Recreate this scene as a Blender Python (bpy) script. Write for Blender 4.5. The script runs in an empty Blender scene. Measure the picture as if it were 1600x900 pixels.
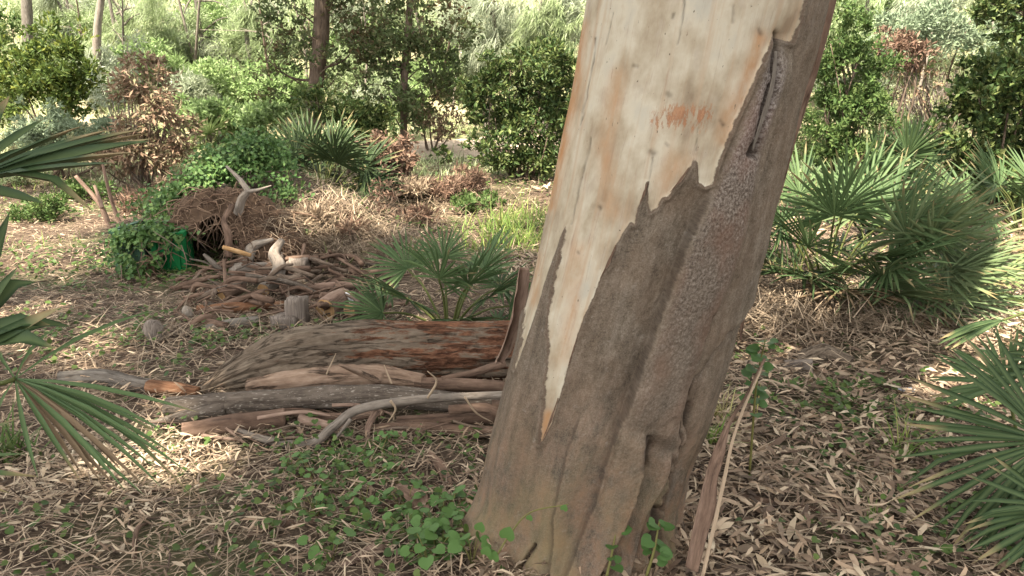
import bpy, math, random
import numpy as np
R = math.radians
random.seed(7)
rng = np.random.default_rng(11)
scene = bpy.context.scene
COL = scene.collection

# ------------------------------------------------------------------ camera, sky, sun, exposure
PITCH = 15.0
EYE = np.array([0.0, 0.0, 1.5])
FPX = 1232.0
cam_d = bpy.data.cameras.new('camera'); cam = bpy.data.objects.new('camera', cam_d); COL.objects.link(cam)
cam.location = EYE; cam.rotation_euler = (R(90 - PITCH), 0, 0)
cam_d.sensor_width = 36; cam_d.lens = FPX / 1600 * 36; cam_d.clip_start = 0.05; cam_d.clip_end = 1000
scene.camera = cam
SUN_EL, SUN_AZ = 60.0, 215.0                       # azimuth clockwise from +Y (north): behind the camera, to the left
sd = np.array([math.sin(R(SUN_AZ)) * math.cos(R(SUN_EL)), math.cos(R(SUN_AZ)) * math.cos(R(SUN_EL)), math.sin(R(SUN_EL))])
w = bpy.data.worlds.new('World'); scene.world = w; w.use_nodes = True
nt = w.node_tree
sky = nt.nodes.new('ShaderNodeTexSky'); sky.sky_type = 'NISHITA'; sky.sun_disc = False
sky.sun_elevation = R(SUN_EL); sky.sun_rotation = R(SUN_AZ); sky.dust_density = 2.5; sky.ozone_density = 0.6
bg = nt.nodes['Background']; bg.inputs[1].default_value = 0.125
hz = nt.nodes.new('ShaderNodeHueSaturation'); hz.inputs['Saturation'].default_value = .1      # hazy, whitish sky
nt.links.new(sky.outputs[0], hz.inputs['Color']); nt.links.new(hz.outputs[0], bg.inputs[0])
sl = bpy.data.lights.new('sun', 'SUN'); sl.energy = 5.0; sl.angle = R(0.53); sl.color = (1, .92, .78)
so = bpy.data.objects.new('sun', sl); COL.objects.link(so)
from mathutils import Vector, Matrix
so.rotation_euler = Vector((sd[0], sd[1], sd[2])).to_track_quat('Z', 'Y').to_euler()
scene.view_settings.view_transform = 'Standard'; scene.view_settings.look = 'None'
scene.view_settings.exposure = 2.28; scene.view_settings.gamma = 1.0
scene.cycles.max_bounces = 6; scene.cycles.diffuse_bounces = 3; scene.cycles.transparent_max_bounces = 4
scene.cycles.use_denoising = True

# ------------------------------------------------------------------ small maths
cp, sp_ = math.cos(R(PITCH)), math.sin(R(PITCH))
def pix(px, py):
    """viewing direction that a place in the photograph lies along"""
    a, b = (px - 800) / FPX, (450 - py) / FPX
    return np.array([a, cp + b * sp_, -sp_ + b * cp])
def at(px, py, Y):
    d = pix(px, py); return EYE + d * (Y / d[1])
def proj(P):
    q = P - EYE
    dep = q[:, 1] * cp - q[:, 2] * sp_
    up = q[:, 1] * sp_ + q[:, 2] * cp
    return 800 + FPX * q[:, 0] / dep, 450 - FPX * up / dep
def _h(i, j, k, s):
    n = (i * 374761393 + j * 668265263 + k * 2147483647 + s * 974634541) & 0xFFFFFFFF
    n = ((n ^ (n >> 13)) * 1274126177) & 0xFFFFFFFF
    n = n ^ (n >> 16)
    return (n & 0xFFFF) / 65535.0
def vn(P, s=0):
    P = np.asarray(P, float); f = np.floor(P); t = P - f; i = f.astype(np.int64); t = t * t * (3 - 2 * t)
    r = 0
    for a in (0, 1):
        for b in (0, 1):
            for c in (0, 1):
                wt = (t[:, 0] if a else 1 - t[:, 0]) * (t[:, 1] if b else 1 - t[:, 1]) * (t[:, 2] if c else 1 - t[:, 2])
                r = r + wt * _h(i[:, 0] + a, i[:, 1] + b, i[:, 2] + c, s)
    return r
def fbm(P, o=4, s=0):
    P = np.asarray(P, float); r = 0; a = .5; n = 0
    for k in range(o):
        r = r + a * vn(P * 2 ** k + 17.3 * k, s + k); n += a; a *= .5
    return r / n
def sst(a, b, x):
    t = np.clip((x - a) / (b - a), 0, 1); return t * t * (3 - 2 * t)
def unit(v):
    v = np.asarray(v, float); return v / np.maximum(np.linalg.norm(v, axis=-1, keepdims=True), 1e-9)
def terrain(x, y):
    x = np.atleast_1d(np.asarray(x, float)); y = np.atleast_1d(np.asarray(y, float))
    P = np.stack([x, y, 0 * x], 1)
    z = .09 * (fbm(P * .9, 4, 3) - .5) + .03 * (fbm(P * 4, 3, 8) - .5)
    start = 14.3 - 2.0 * sst(-2, -6, x) - 3.4 * sst(2.5, 6, x)
    d = y - start
    hill = .37 * (np.sqrt(d * d + 1.2) + d) / 2
    hill = np.where(hill > 9, 9 + (hill - 9) * .15, hill)
    z = z + hill * (0.9 + .35 * (fbm(P * .25, 3, 5) - .5)) - .03
    z = z + .62 * np.exp(-((x + 2.45) / .85) ** 2 - ((y - 7.9) / .75) ** 2) + .34 * np.exp(-((x + 1.55) / .6) ** 2 - ((y - 7.1) / .65) ** 2)
    z = z + .16 * np.exp(-((x - 2.0) / .8) ** 2 - ((y - 5.1) / .5) ** 2)
    z = z + .18 * sst(8.6, 9.4, y) * sst(-3.2, -1.5, x) * sst(1.5, .3, x)
    return z
def gz(x, y): return float(terrain(x, y)[0])
def gr(px, py):
    d = pix(px, py); lo = .5
    ts = np.linspace(.5, 60, 1200); P = EYE + d * ts[:, None]
    below = P[:, 2] < terrain(P[:, 0], P[:, 1])
    k = int(np.argmax(below)) if below.any() else len(ts) - 1
    return P[k]

def on(px, py, h):
    """the place on that line of sight which is h above the ground"""
    d = pix(px, py); ts = np.linspace(.5, 30, 3000); P = EYE + d * ts[:, None]
    below = P[:, 2] < terrain(P[:, 0], P[:, 1]) + h
    return P[int(np.argmax(below))]

def spot(px, py):
    """a landmark near a place on the far bank"""
    for lim_, nm in ((150, 'behind the dark evergreen bush'), (280, 'behind the rust brown shrub'), (420, 'above the ivy mound'), (560, 'behind the thick brown trunk'), (720, 'behind the slender tree'), (900, 'above the tall dark bush'), (1400, 'above the green climber'), (1700, 'above the ivy covered bush')):
        if px < lim_: return nm + (', high up' if py < 70 else ', low down' if py > 125 else '')
def third(v, a, b, n): return n[0] if v < a else n[1] if v < b else n[2]
HUE = {'log_red': 'reddish brown', 'strip': 'pinkish brown', 'strip_dark': 'dark pinkish', 'bark_brown': 'dull brown', 'log_speck': 'dark grey', 'driftwood': 'pale', 'branch_grey': 'grey'}
def reseed(n):
    global rng
    rng = np.random.default_rng(n); random.seed(n)

# ------------------------------------------------------------------ mesh building
WL = {}
def props(o, label=None, cat=None, group=None, kind=None):
    if label: o['label'] = label
    if cat: o['category'] = cat
    if group: o['group'] = group
    if kind: o['kind'] = kind
    return o
def thing(name, label, cat, loc, group=None):
    o = bpy.data.objects.new(name, None); COL.objects.link(o); o.empty_display_size = .1
    o.location = [float(v) for v in loc]; WL[o.name] = np.array(loc, float)
    return props(o, label, cat, group)
def mk(name, V, F, m, parent=None, smooth=True, attrs=None, label=None, cat=None, group=None, kind=None, loc=None):
    V = np.asarray(V, float)
    Fs = F if isinstance(F, list) else [F]
    Fs = [np.asarray(f, np.int64) for f in Fs if len(f)]
    me = bpy.data.meshes.new(name)
    if parent is not None: off = WL[parent.name]
    elif loc is not None: off = np.array(loc, float)
    elif kind in ('structure', 'stuff'): off = np.zeros(3)
    else:
        k = V[:, 2].min(); off = np.array([V[:, 0].mean(), V[:, 1].mean(), k])
    Vl = V - off
    me.vertices.add(len(V)); me.vertices.foreach_set('co', Vl.astype(np.float32).ravel())
    nl = sum(f.size for f in Fs); npoly = sum(len(f) for f in Fs)
    me.loops.add(nl); me.polygons.add(npoly)
    me.loops.foreach_set('vertex_index', np.concatenate([f.ravel() for f in Fs]).astype(np.int32))
    tot = np.concatenate([np.full(len(f), f.shape[1]) for f in Fs]); st = np.concatenate([[0], np.cumsum(tot)[:-1]])
    me.polygons.foreach_set('loop_start', st.astype(np.int32))
    me.polygons.foreach_set('use_smooth', np.full(npoly, bool(smooth)))
    for an, av in (attrs or {}).items():
        av = np.asarray(av, np.float32)
        if av.ndim == 2:
            at_ = me.attributes.new(an, 'FLOAT_VECTOR', 'POINT'); at_.data.foreach_set('vector', av.ravel())
        else:
            at_ = me.attributes.new(an, 'FLOAT', 'POINT'); at_.data.foreach_set('value', av)
    me.update(calc_edges=True)
    me.materials.append(m)
    o = bpy.data.objects.new(name, me); COL.objects.link(o)
    if parent is not None: o.parent = parent
    else: o.location = off
    WL[o.name] = off
    return props(o, label, cat, group, kind)
class Acc:
    def __init__(s): s.V = []; s.F3 = []; s.F4 = []; s.A = []; s.n = 0
    def add(s, V, F, buv=None):
        F = np.asarray(F, np.int64) + s.n
        (s.F3 if F.shape[1] == 3 else s.F4).append(F)
        if V is not None:
            s.V.append(np.asarray(V, float)); s.n += len(V)
            s.A.append(np.asarray(buv, float) if buv is not None else np.zeros((len(V), 3)))
    def addm(s, V, Fs, buv=None):
        n0 = s.n
        for F in Fs:
            if len(F) == 0: continue
            F = np.asarray(F, np.int64) + n0
            (s.F3 if F.shape[1] == 3 else s.F4).append(F)
        s.V.append(np.asarray(V, float)); s.n += len(V)
        s.A.append(np.asarray(buv, float) if buv is not None else np.zeros((len(V), 3)))
    def build(s, name, m, parent=None, **k):
        Fs = []
        if s.F3: Fs.append(np.concatenate(s.F3))
        if s.F4: Fs.append(np.concatenate(s.F4))
        return mk(name, np.concatenate(s.V), Fs, m, parent, attrs={'buv': np.concatenate(s.A)}, **k)

def spline(P, n):
    P = np.asarray(P, float)
    if len(P) == 2:
        t = np.linspace(0, 1, n)[:, None]; return P[0] * (1 - t) + P[1] * t
    Q = np.vstack([2 * P[0] - P[1], P, 2 * P[-1] - P[-2]]); m = len(P) - 1
    u = np.linspace(0, m - 1e-9, n); i = np.floor(u).astype(int); t = (u - i)[:, None]
    a, b, c, d = Q[i], Q[i + 1], Q[i + 2], Q[i + 3]
    return .5 * (2 * b + (c - a) * t + (2 * a - 5 * b + 4 * c - d) * t ** 2 + (3 * b - a - 3 * c + d) * t ** 3)
def tube(P, rad, sides=8, n=None, noise=0, nscale=6, ridge=0, seed=0, flat=1.0, caps=True, crack=0):
    """tapered limb along P; returns V, faces, buv"""
    P = np.asarray(P, float); n = n or max(len(P) * 3, 4)
    C = spline(P, n); rad = np.interp(np.linspace(0, 1, n), np.linspace(0, 1, len(np.atleast_1d(rad))), np.atleast_1d(rad)) if np.size(rad) > 1 else np.full(n, float(rad))
    T = unit(np.gradient(C, axis=0)); ref = np.array([0, 0, 1.0]) if abs(T[0, 2]) < .9 else np.array([1.0, 0, 0])
    A = []; a = unit(np.cross(ref, T[0]))
    for t in T:
        a = a - t * np.dot(a, t); a = a / (np.linalg.norm(a) + 1e-9); A.append(a)
    A = np.array(A); B = np.cross(T, A)
    th = np.linspace(0, 2 * np.pi, sides, endpoint=False)
    L = np.concatenate([[0], np.cumsum(np.linalg.norm(np.diff(C, axis=0), axis=1))])
    ct, st = np.cos(th), np.sin(th)
    rr = np.repeat(rad[:, None], sides, 1)
    if noise or ridge or crack:
        S = np.stack([np.repeat(ct[None] , n, 0).ravel(), np.repeat(st[None], n, 0).ravel(), np.repeat(L[:, None], sides, 1).ravel() * nscale], 1)
        q = 0
        if noise: q = q + noise * (fbm(S * np.array([1.2, 1.2, 1]) + seed * 7.1, 3, seed) - .5) * 2
        if ridge: q = q + ridge * (fbm(S * np.array([5, 5, .35]) + seed * 3.1, 3, seed + 5) - .5) * 2
        if crack:
            k = np.abs(fbm(S * np.array([4, 4, .3]) + seed * 1.7, 3, seed + 9) - .5)
            q = q - crack * np.exp(-(k / .035) ** 2)
        rr = rr * (1 + q.reshape(n, sides))
    V = C[:, None] + rr[..., None] * (ct[None, :, None] * A[:, None] + flat * st[None, :, None] * B[:, None])
    U = np.stack([np.repeat((th * rad.mean())[None], n, 0), np.repeat(L[:, None], sides, 1), np.full((n, sides), seed * 1.37)], -1)
    V = V.reshape(-1, 3); U = U.reshape(-1, 3)
    i = np.arange(n - 1)[:, None] * sides; j = np.arange(sides)[None]; j2 = (j + 1) % sides
    F = np.stack([i + j, i + j2, i + sides + j2, i + sides + j], -1).reshape(-1, 4)
    Fs = [F]
    if caps:
        V = np.vstack([V, C[0], C[-1]]); U = np.vstack([U, U[0], U[-1]])
        b = n * sides; jj = np.arange(sides); jn = (jj + 1) % sides
        Fs = [F, np.stack([jn, jj, np.full(sides, b)], 1), np.stack([(n - 1) * sides + jj, (n - 1) * sides + jn, np.full(sides, b + 1)], 1)]
    return V, Fs, U
def leaf2(P, D, N, L, W, fold=.25):
    """folded two-triangle leaves"""
    D = unit(D); S = unit(np.cross(D, N)); N = np.cross(S, D); L = L[:, None]; W = W[:, None]
    m = P + D * L * .45 + N * W * fold
    V = np.stack([P, m - S * W * .5, P + D * L, m + S * W * .5], 1).reshape(-1, 3)
    b = np.arange(len(P))[:, None] * 4
    F = np.concatenate([b + np.array([0, 2, 1]), b + np.array([0, 3, 2])])
    return V, F
def leaf4(P, D, N, L, W, curl=0.15):
    """narrow curled leaves of four triangles' worth of faces"""
    D = unit(D); S = unit(np.cross(D, N)); N = np.cross(S, D); L = L[:, None]; W = W[:, None]
    c = (rng.random(len(P)) * 2 - .6)[:, None] * curl * L
    tw = (rng.random(len(P)) - .5)[:, None] * .5
    side = S * c * .6 * np.sign(rng.random(len(P)) - .5)[:, None]
    p1 = P + D * L * .3 + N * c * .6 + side * .6; p2 = P + D * L * .68 + N * c * .7 + side * .7; p3 = P + D * L
    S2 = unit(S + N * tw)
    V = np.stack([P, p1 - S * W * .5, p1 + S * W * .5, p2 - S2 * W * .4, p2 + S2 * W * .4, p3], 1).reshape(-1, 3)
    b = np.arange(len(P))[:, None] * 6
    F3 = np.concatenate([b + np.array([0, 2, 1]), b + np.array([3, 4, 5])]); F4 = b + np.array([1, 2, 4, 3])
    return V, F3, F4
def rleaf(P, D, N, L, cup=.2):
    """heart-shaped leaves, ten-cornered"""
    D = unit(D); S = unit(np.cross(D, N)); N = np.cross(S, D)
    sh = np.array([[0, .12], [.3, 0], [.52, .22], [.55, .5], [.36, .8], [0, 1.02], [-.36, .8], [-.55, .5], [-.52, .22], [-.3, 0]])
    L = np.asarray(L)[:, None, None]
    z = (cup * (np.abs(sh[:, 0]) * 1.0) - .12 * sh[:, 1] ** 2)[None, :, None]
    V = P[:, None] + L * (S[:, None] * sh[None, :, :1] + D[:, None] * sh[None, :, 1:] + N[:, None] * z)
    C = P[:, None] + L * D[:, None] * .45
    V = np.concatenate([V, C], 1).reshape(-1, 3)
    b = np.arange(len(P))[:, None, None] * 11; k = np.arange(10)
    F = (b + np.stack([k, (k + 1) % 10, np.full(10, 10)], 1)[None]).reshape(-1, 3)
    return V, F
def blades(P, D, L, W, bend, seg=3):
    """grass blades: strips that bend over"""
    n = len(P); D = unit(D); Z = np.array([0, 0, 1.0]); out = unit(D * np.array([1, 1, 0.001]) + (rng.random((n, 3)) - .5) * .2 * np.array([1, 1, 0]))
    S = unit(np.cross(out, Z))
    Vs = []
    for k in range(seg + 1):
        t = k / seg
        c = P + D * (L * t)[:, None] + out * (bend * L * t * t)[:, None] - Z * (bend * L * .5 * t * t)[:, None]
        wd = (W * (1 - t ** 1.6) * .5 + .0003)[:, None]
        Vs += [c - S * wd, c + S * wd]
    V = np.stack(Vs, 1).reshape(-1, 3); b = np.arange(n)[:, None] * (2 * seg + 2)
    F = np.concatenate([b + np.array([2 * k, 2 * k + 1, 2 * k + 3, 2 * k + 2]) for k in range(seg)])
    return V, F
def cloud(blobs, n, clump=2.0, thr=.42, shell=.45, seed=0):
    """leaf places in ragged clumps, with gaps between them; returns places and outward directions"""
    sat = []
    for b in blobs:
        for _ in range(3):
            v_ = unit(rng.normal(size=3)); f_ = rng.uniform(.95, 1.35); q_ = rng.uniform(.16, .34); sat.append((b[0] + v_[0] * b[3] * f_, b[1] + v_[1] * b[4] * f_, b[2] + abs(v_[2]) * b[5] * f_, b[3] * q_, b[4] * q_, b[5] * q_))
    blobs = list(blobs) + sat
    vol = np.array([b[3] * b[4] * b[5] for b in blobs]) ** .67; vol /= vol.sum(); Ps, Ds = [], []
    for b, v in zip(blobs, vol):
        c = np.array(b[:3]); r = np.array(b[3:6]); K = 26; dd = unit(rng.normal(size=(K, 3))); sc = c + dd * r * (1 - shell * rng.random((K, 1)) ** .8) * rng.uniform(.6, 1.38, (K, 1))
        m = int(n * 2.2 * v) + 1; k = rng.choice(K, m, p=(lambda q: q / q.sum())(rng.random(K) + .25)); sg = r.mean() * rng.uniform(.07, .24, K)
        off = rng.normal(size=(m, 3)) * np.array([1, 1, .75]) * sg[k][:, None]; Ps.append(sc[k] + off); Ds.append(unit(off / r.mean() + dd[k] * .5))
    P = np.concatenate(Ps); d = np.concatenate(Ds); keep = fbm(P * clump * 1.6 + 5.5, 3, seed + 2) > thr - .02
    P = P[keep]; d = d[keep]; o = rng.permutation(len(P))[:n]; return P[o], d[o]
def rand_dirs(d, up=.3, out=.6, jit=1.0):
    return unit(d * out + np.array([0, 0, up]) + rng.normal(size=d.shape) * jit * .6)

# ------------------------------------------------------------------ materials
def newmat(name):
    m = bpy.data.materials.new(name); m.use_nodes = True; m.node_tree.nodes.clear()
    return m, m.node_tree
def nd(t, typ, **k):
    n = t.nodes.new('ShaderNode' + typ)
    for a, v in k.items():
        if a.startswith('i_'): n.inputs[a[2:].replace('_', ' ')].default_value = v
        else: setattr(n, a, v)
    return n
def ramp(t, stops, fac, interp='LINEAR'):
    r = t.nodes.new('ShaderNodeValToRGB'); cr = r.color_ramp; cr.interpolation = interp
    while len(cr.elements) < len(stops): cr.elements.new(.5)
    for e, (p, c) in zip(cr.elements, stops): e.position = p; e.color = (*c, 1) if not np.isscalar(c) else (c, c, c, 1)
    if fac is not None: t.links.new(fac, r.inputs[0])
    return r.outputs[0]
def mixc(t, f, a, b, bt='MIX'):
    m = t.nodes.new('ShaderNodeMix'); m.data_type = 'RGBA'; m.blend_type = bt
    for s, v in ((0, f), (6, a), (7, b)):
        if hasattr(v, 'links'): t.links.new(v, m.inputs[s])
        else: m.inputs[s].default_value = v if s == 0 else (*v, 1)
    return m.outputs[2]
def math_(t, op, a, b=0.0, c=None, clamp=False):
    m = t.nodes.new('ShaderNodeMath'); m.operation = op; m.use_clamp = clamp
    for s, v in ((0, a), (1, b), (2, c)):
        if v is None: continue
        if hasattr(v, 'links'): t.links.new(v, m.inputs[s])
        else: m.inputs[s].default_value = v
    return m.outputs[0]
def noise(t, vec, scale, detail=4, rough=.55, dist=0.0):
    n = nd(t, 'TexNoise'); n.inputs['Scale'].default_value = scale; n.inputs['Detail'].default_value = detail; n.inputs['Roughness'].default_value = rough; n.inputs['Distortion'].default_value = dist
    if vec is not None: t.links.new(vec, n.inputs['Vector'])
    return n.outputs[0]
def mapped(t, vec, scale):
    m = nd(t, 'Mapping'); m.inputs['Scale'].default_value = scale; t.links.new(vec, m.inputs[0]); return m.outputs[0]
def attr(t, name, out='Vector'):
    a = nd(t, 'Attribute', attribute_name=name); return a.outputs[out]
def finish(t, col, rough=.8, spec=.2, bump=None, bstr=.3, bdist=.01, transl=0):
    p = nd(t, 'BsdfPrincipled'); o = nd(t, 'OutputMaterial')
    if hasattr(col, 'links'): t.links.new(col, p.inputs['Base Color'])
    else: p.inputs['Base Color'].default_value = (*col, 1)
    if hasattr(rough, 'links'): t.links.new(rough, p.inputs['Roughness'])
    else: p.inputs['Roughness'].default_value = rough
    p.inputs['Specular IOR Level'].default_value = spec
    if bump is not None:
        b = nd(t, 'Bump'); b.inputs['Strength'].default_value = bstr; b.inputs['Distance'].default_value = bdist
        t.links.new(bump, b.inputs['Height']); t.links.new(b.outputs[0], p.inputs['Normal'])
    if transl:
        tr = nd(t, 'BsdfTranslucent'); mx = nd(t, 'MixShader'); mx.inputs[0].default_value = transl
        if hasattr(col, 'links'): t.links.new(col, tr.inputs[0])
        else: tr.inputs[0].default_value = (*col, 1)
        t.links.new(p.outputs[0], mx.inputs[1]); t.links.new(tr.outputs[0], mx.inputs[2]); t.links.new(mx.outputs[0], o.inputs[0])
    else: t.links.new(p.outputs[0], o.inputs[0])
def leafmat(name, cols, rough=.45, spec=.35, transl=.3, patch=None, pscale=1.2, tip=False):
    """colour drawn leaf by leaf; patch = a second set of colours growing in patches"""
    cols = [(c[0] * 1.28, c[1] * .96, c[2] * .82) if c[1] > c[0] and c[1] > c[2] and not any(q in name for q in ('blue', 'lime', 'olive', 'hill', 'grey', 'palm')) else c for c in cols]
    m, t = newmat(name); g = nd(t, 'NewGeometry'); rnd = g.outputs['Random Per Island']
    c = ramp(t, [(i / max(len(cols) - 1, 1), k) for i, k in enumerate(cols)], rnd)
    if patch:
        tc = nd(t, 'TexCoord'); nz = noise(t, tc.outputs['Object'], pscale, 3)
        f = math_(t, 'ADD', math_(t, 'MULTIPLY', nz, 5), math_(t, 'MULTIPLY', rnd, 1.0)); f = math_(t, 'SUBTRACT', f, 3.1, clamp=True)
        c2 = ramp(t, [(i / max(len(patch) - 1, 1), k) for i, k in enumerate(patch)], rnd); c = mixc(t, f, c, c2)
    if tip:
        sx = nd(t, 'SeparateXYZ'); t.links.new(attr(t, 'buv'), sx.inputs[0])
        q = math_(t, 'MULTIPLY', math_(t, 'SUBTRACT', math_(t, 'MULTIPLY_ADD', sx.outputs[2], .42, sx.outputs[1]), 1.08), 7, clamp=True); c = mixc(t, q, c, (.21, .15, .08))
        rib_ = math_(t, 'MULTIPLY', sx.outputs[0], .35); c = mixc(t, rib_, c, (.16, .2, .08))
    finish(t, c, max(rough, .5), spec * .4, transl=transl); return m
def woodmat(name, cols, stretch=(30, 3, 1), patch=None, speck=None, bstr=.5, bdist=.006, pscale=(9, 2.5, 1), pthr=.55, cracks=.6, cscale=(16, 1.5, 1), pgrad=None):
    m, t = newmat(name); v = attr(t, 'buv'); mv = mapped(t, v, stretch)
    n1 = noise(t, mv, 1, 7, .7); n2 = noise(t, mapped(t, v, (14, 6, 1)), 1, 5, .65); n3 = noise(t, mapped(t, v, (70, 14, 1)), 1, 5, .7)
    c = ramp(t, [(.34 + .3 * i / max(len(cols) - 1, 1), k) for i, k in enumerate(cols)], mixc(t, .45, n1, n3))
    c = mixc(t, math_(t, 'MULTIPLY', math_(t, 'SUBTRACT', n2, .42), 2.4, clamp=True), c, tuple(k * .7 + .1 * cols[-1][i] for i, k in enumerate(cols[0])))
    if patch:
        pn = noise(t, mapped(t, v, pscale), 1, 6, .7)
        if pgrad:
            sx = nd(t, 'SeparateXYZ'); t.links.new(v, sx.inputs[0]); gq = math_(t, 'DIVIDE', math_(t, 'SUBTRACT', sx.outputs[1], pgrad[0]), pgrad[1] - pgrad[0], clamp=True); pn = math_(t, 'MULTIPLY_ADD', gq, pgrad[2], pn)
        f = math_(t, 'MULTIPLY', math_(t, 'SUBTRACT', pn, pthr), 16, clamp=True)
        pc = ramp(t, [(.35, patch[0]), (.62, patch[-1])], n3); c = mixc(t, f, c, pc)
    if speck:
        sn = noise(t, mapped(t, v, (150, 45, 1)), 1, 3); f = math_(t, 'MULTIPLY', math_(t, 'SUBTRACT', sn, .6), 18, clamp=True); c = mixc(t, math_(t, 'MULTIPLY', f, .55), c, speck)
    ck = noise(t, mapped(t, v, cscale), 1, 6, .6, .4); cf = math_(t, 'SUBTRACT', 1, math_(t, 'MULTIPLY', math_(t, 'ABSOLUTE', math_(t, 'SUBTRACT', ck, .5)), 38), clamp=True)
    cf = math_(t, 'MULTIPLY', cf, math_(t, 'MULTIPLY', math_(t, 'SUBTRACT', n2, .36), 5, clamp=True)); c = mixc(t, math_(t, 'MULTIPLY', cf, cracks), c, (.022, .016, .012))
    h = math_(t, 'SUBTRACT', math_(t, 'MULTIPLY_ADD', n3, .5, n1), math_(t, 'MULTIPLY', cf, cracks))
    finish(t, c, .9, .05, h, bstr, bdist); return m
M = {}
M['litter'] = leafmat('dry_leaf', [(.04, .025, .016), (.37, .262, .17), (.12, .08, .053), (.44, .33, .225), (.065, .043, .03), (.27, .185, .12), (.028, .02, .014), (.33, .24, .162), (.46, .36, .245), (.10, .066, .045), (.21, .143, .096)], .6, .25, .1)
M['litter_pale'] = leafmat('pale_sunlit_leaf', [(.36, .28, .19), (.46, .38, .27), (.26, .18, .115), (.42, .33, .22)], .6, .25, .15)  # pale bark and twigs; in some litter drifts it paints sunlight
M['straw'] = leafmat('straw', [(.27, .2, .135), (.40, .31, .215), (.09, .064, .045), (.33, .25, .172)], .7, .2, .15)
M['twig'] = leafmat('twig_bark', [(.085, .056, .041), (.16, .112, .084), (.035, .024, .018), (.22, .165, .125)], .8, .15, 0)
M['fibre'] = leafmat('root_fibre', [(.13, .08, .052), (.22, .15, .1), (.07, .043, .03), (.18, .12, .08)], .8, .15, 0)
M['cover'] = leafmat('ground_cover_leaf', [(.035, .08, .022), (.058, .12, .032), (.026, .06, .02), (.085, .15, .048)], .45, .4, .3)
M['creeper'] = leafmat('creeper_leaf', [(.042, .115, .033), (.06, .15, .045), (.05, .105, .042)], .42, .4, .25)
M['stem'] = leafmat('green_stem', [(.08, .11, .04), (.11, .13, .05)], .5, .3, .1)
M['grass'] = leafmat('grass_blade', [(.07, .16, .04), (.12, .24, .06), (.2, .28, .1)], .5, .3, .3)
M['drygrass'] = leafmat('dry_grass_blade', [(.4, .36, .19), (.3, .26, .12), (.5, .45, .26), (.25, .3, .1)], .6, .2, .3)
M['hillgrass'] = leafmat('hill_grass_blade', [(.3, .34, .18), (.4, .43, .25), (.22, .29, .11), (.46, .46, .3)], .6, .2, .3)
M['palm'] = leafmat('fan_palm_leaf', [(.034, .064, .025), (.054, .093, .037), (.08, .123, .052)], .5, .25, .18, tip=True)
M['palm_shaded'] = leafmat('shaded_fan_palm_leaf', [(.011, .023, .009), (.019, .037, .0145), (.03, .052, .021)], .5, .25, .14, tip=True)  # dark copy of the palm leaf, shade put into its colour
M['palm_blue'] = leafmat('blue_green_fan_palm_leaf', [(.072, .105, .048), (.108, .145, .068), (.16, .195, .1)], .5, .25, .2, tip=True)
M['palm_lit'] = leafmat('sunlit_fan_palm_leaf', [(.14, .2, .07), (.23, .29, .11), (.3, .35, .15)], .5, .25, .3, tip=True)  # lighter copy of the palm leaf, sunlight put into its colour
M['palm_dead'] = leafmat('dead_fan_palm_leaf', [(.21, .15, .09), (.13, .088, .052), (.28, .21, .135)], .7, .2, .15)
M['petiole'] = leafmat('petiole', [(.04, .07, .024), (.06, .085, .03)], .5, .3, 0)
M['ivy'] = leafmat('ivy_leaf', [(.028, .08, .024), (.052, .13, .038), (.038, .098, .032), (.095, .185, .06)], .4, .45, .2)
M['dark'] = leafmat('dark_evergreen_leaf', [(.02, .048, .017), (.04, .088, .028), (.028, .063, .022), (.085, .15, .05), (.05, .075, .03), (.12, .19, .07)], .42, .45, .25)
M['yellowish'] = leafmat('yellow_green_leaf', [(.035, .075, .022), (.07, .13, .032), (.045, .095, .026), (.15, .22, .05)], .42, .45, .3)
M['bluegreen'] = leafmat('grey_green_leaf', [(.16, .205, .125), (.22, .27, .165), (.12, .155, .095)], .5, .4, .3)
M['tree'] = leafmat('small_tree_leaf', [(.045, .085, .035), (.075, .13, .055), (.06, .105, .05), (.12, .17, .09)], .45, .4, .3, patch=[(.14, .075, .04), (.09, .055, .03)], pscale=1.1)
M['brownleaf'] = leafmat('withered_brown_leaf', [(.13, .075, .052), (.2, .125, .085), (.075, .045, .032), (.26, .18, .125)], .6, .25, .2)
M['rust'] = leafmat('rust_leaf', [(.2, .13, .085), (.3, .2, .13), (.13, .085, .06), (.18, .17, .09), (.36, .27, .18)], .6, .25, .2)
M['lime'] = leafmat('lime_leaf', [(.19, .27, .09), (.28, .37, .15), (.14, .21, .075), (.37, .44, .22)], .5, .3, .4)
M['olive'] = leafmat('pale_olive_leaf', [(.25, .31, .15), (.34, .4, .21), (.18, .23, .1), (.44, .48, .3)], .55, .3, .35)
M['grey_olive'] = leafmat('silvery_olive_leaf', [(.27, .31, .2), (.36, .39, .27), (.17, .2, .12), (.45, .47, .35)], .55, .3, .3)
M['midgreen'] = leafmat('mid_green_leaf', [(.034, .085, .027), (.058, .125, .042), (.088, .16, .058), (.046, .1, .036)], .45, .35, .3)
M['gumleaf'] = leafmat('gum_leaf', [(.07, .12, .05), (.1, .15, .07)], .5, .3, .25)
M['bark_brown'] = woodmat('brown_bark', [(.06, .042, .03), (.13, .094, .068), (.19, .145, .11)])
M['bark_grey'] = woodmat('grey_bark', [(.07, .057, .046), (.14, .12, .098), (.2, .177, .15)])
M['log'] = woodmat('weathered_log_bark', [(.075, .054, .038), (.15, .114, .082), (.205, .162, .12)], (46, 6.5, 1), patch=[(.045, .02, .012), (.165, .08, .046)], bstr=.9, bdist=.02, pscale=(26, 4.0, 1), pthr=.60, cracks=.6, cscale=(28, 3.2, 1), pgrad=(.55, 1.25, .17))
M['log_pink'] = woodmat('peeled_pink_log', [(.11, .068, .046), (.215, .145, .10), (.29, .21, .155)], (20, 2, 1), bstr=.8, bdist=.012, cracks=.85, cscale=(12, 1.6, 1))
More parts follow.
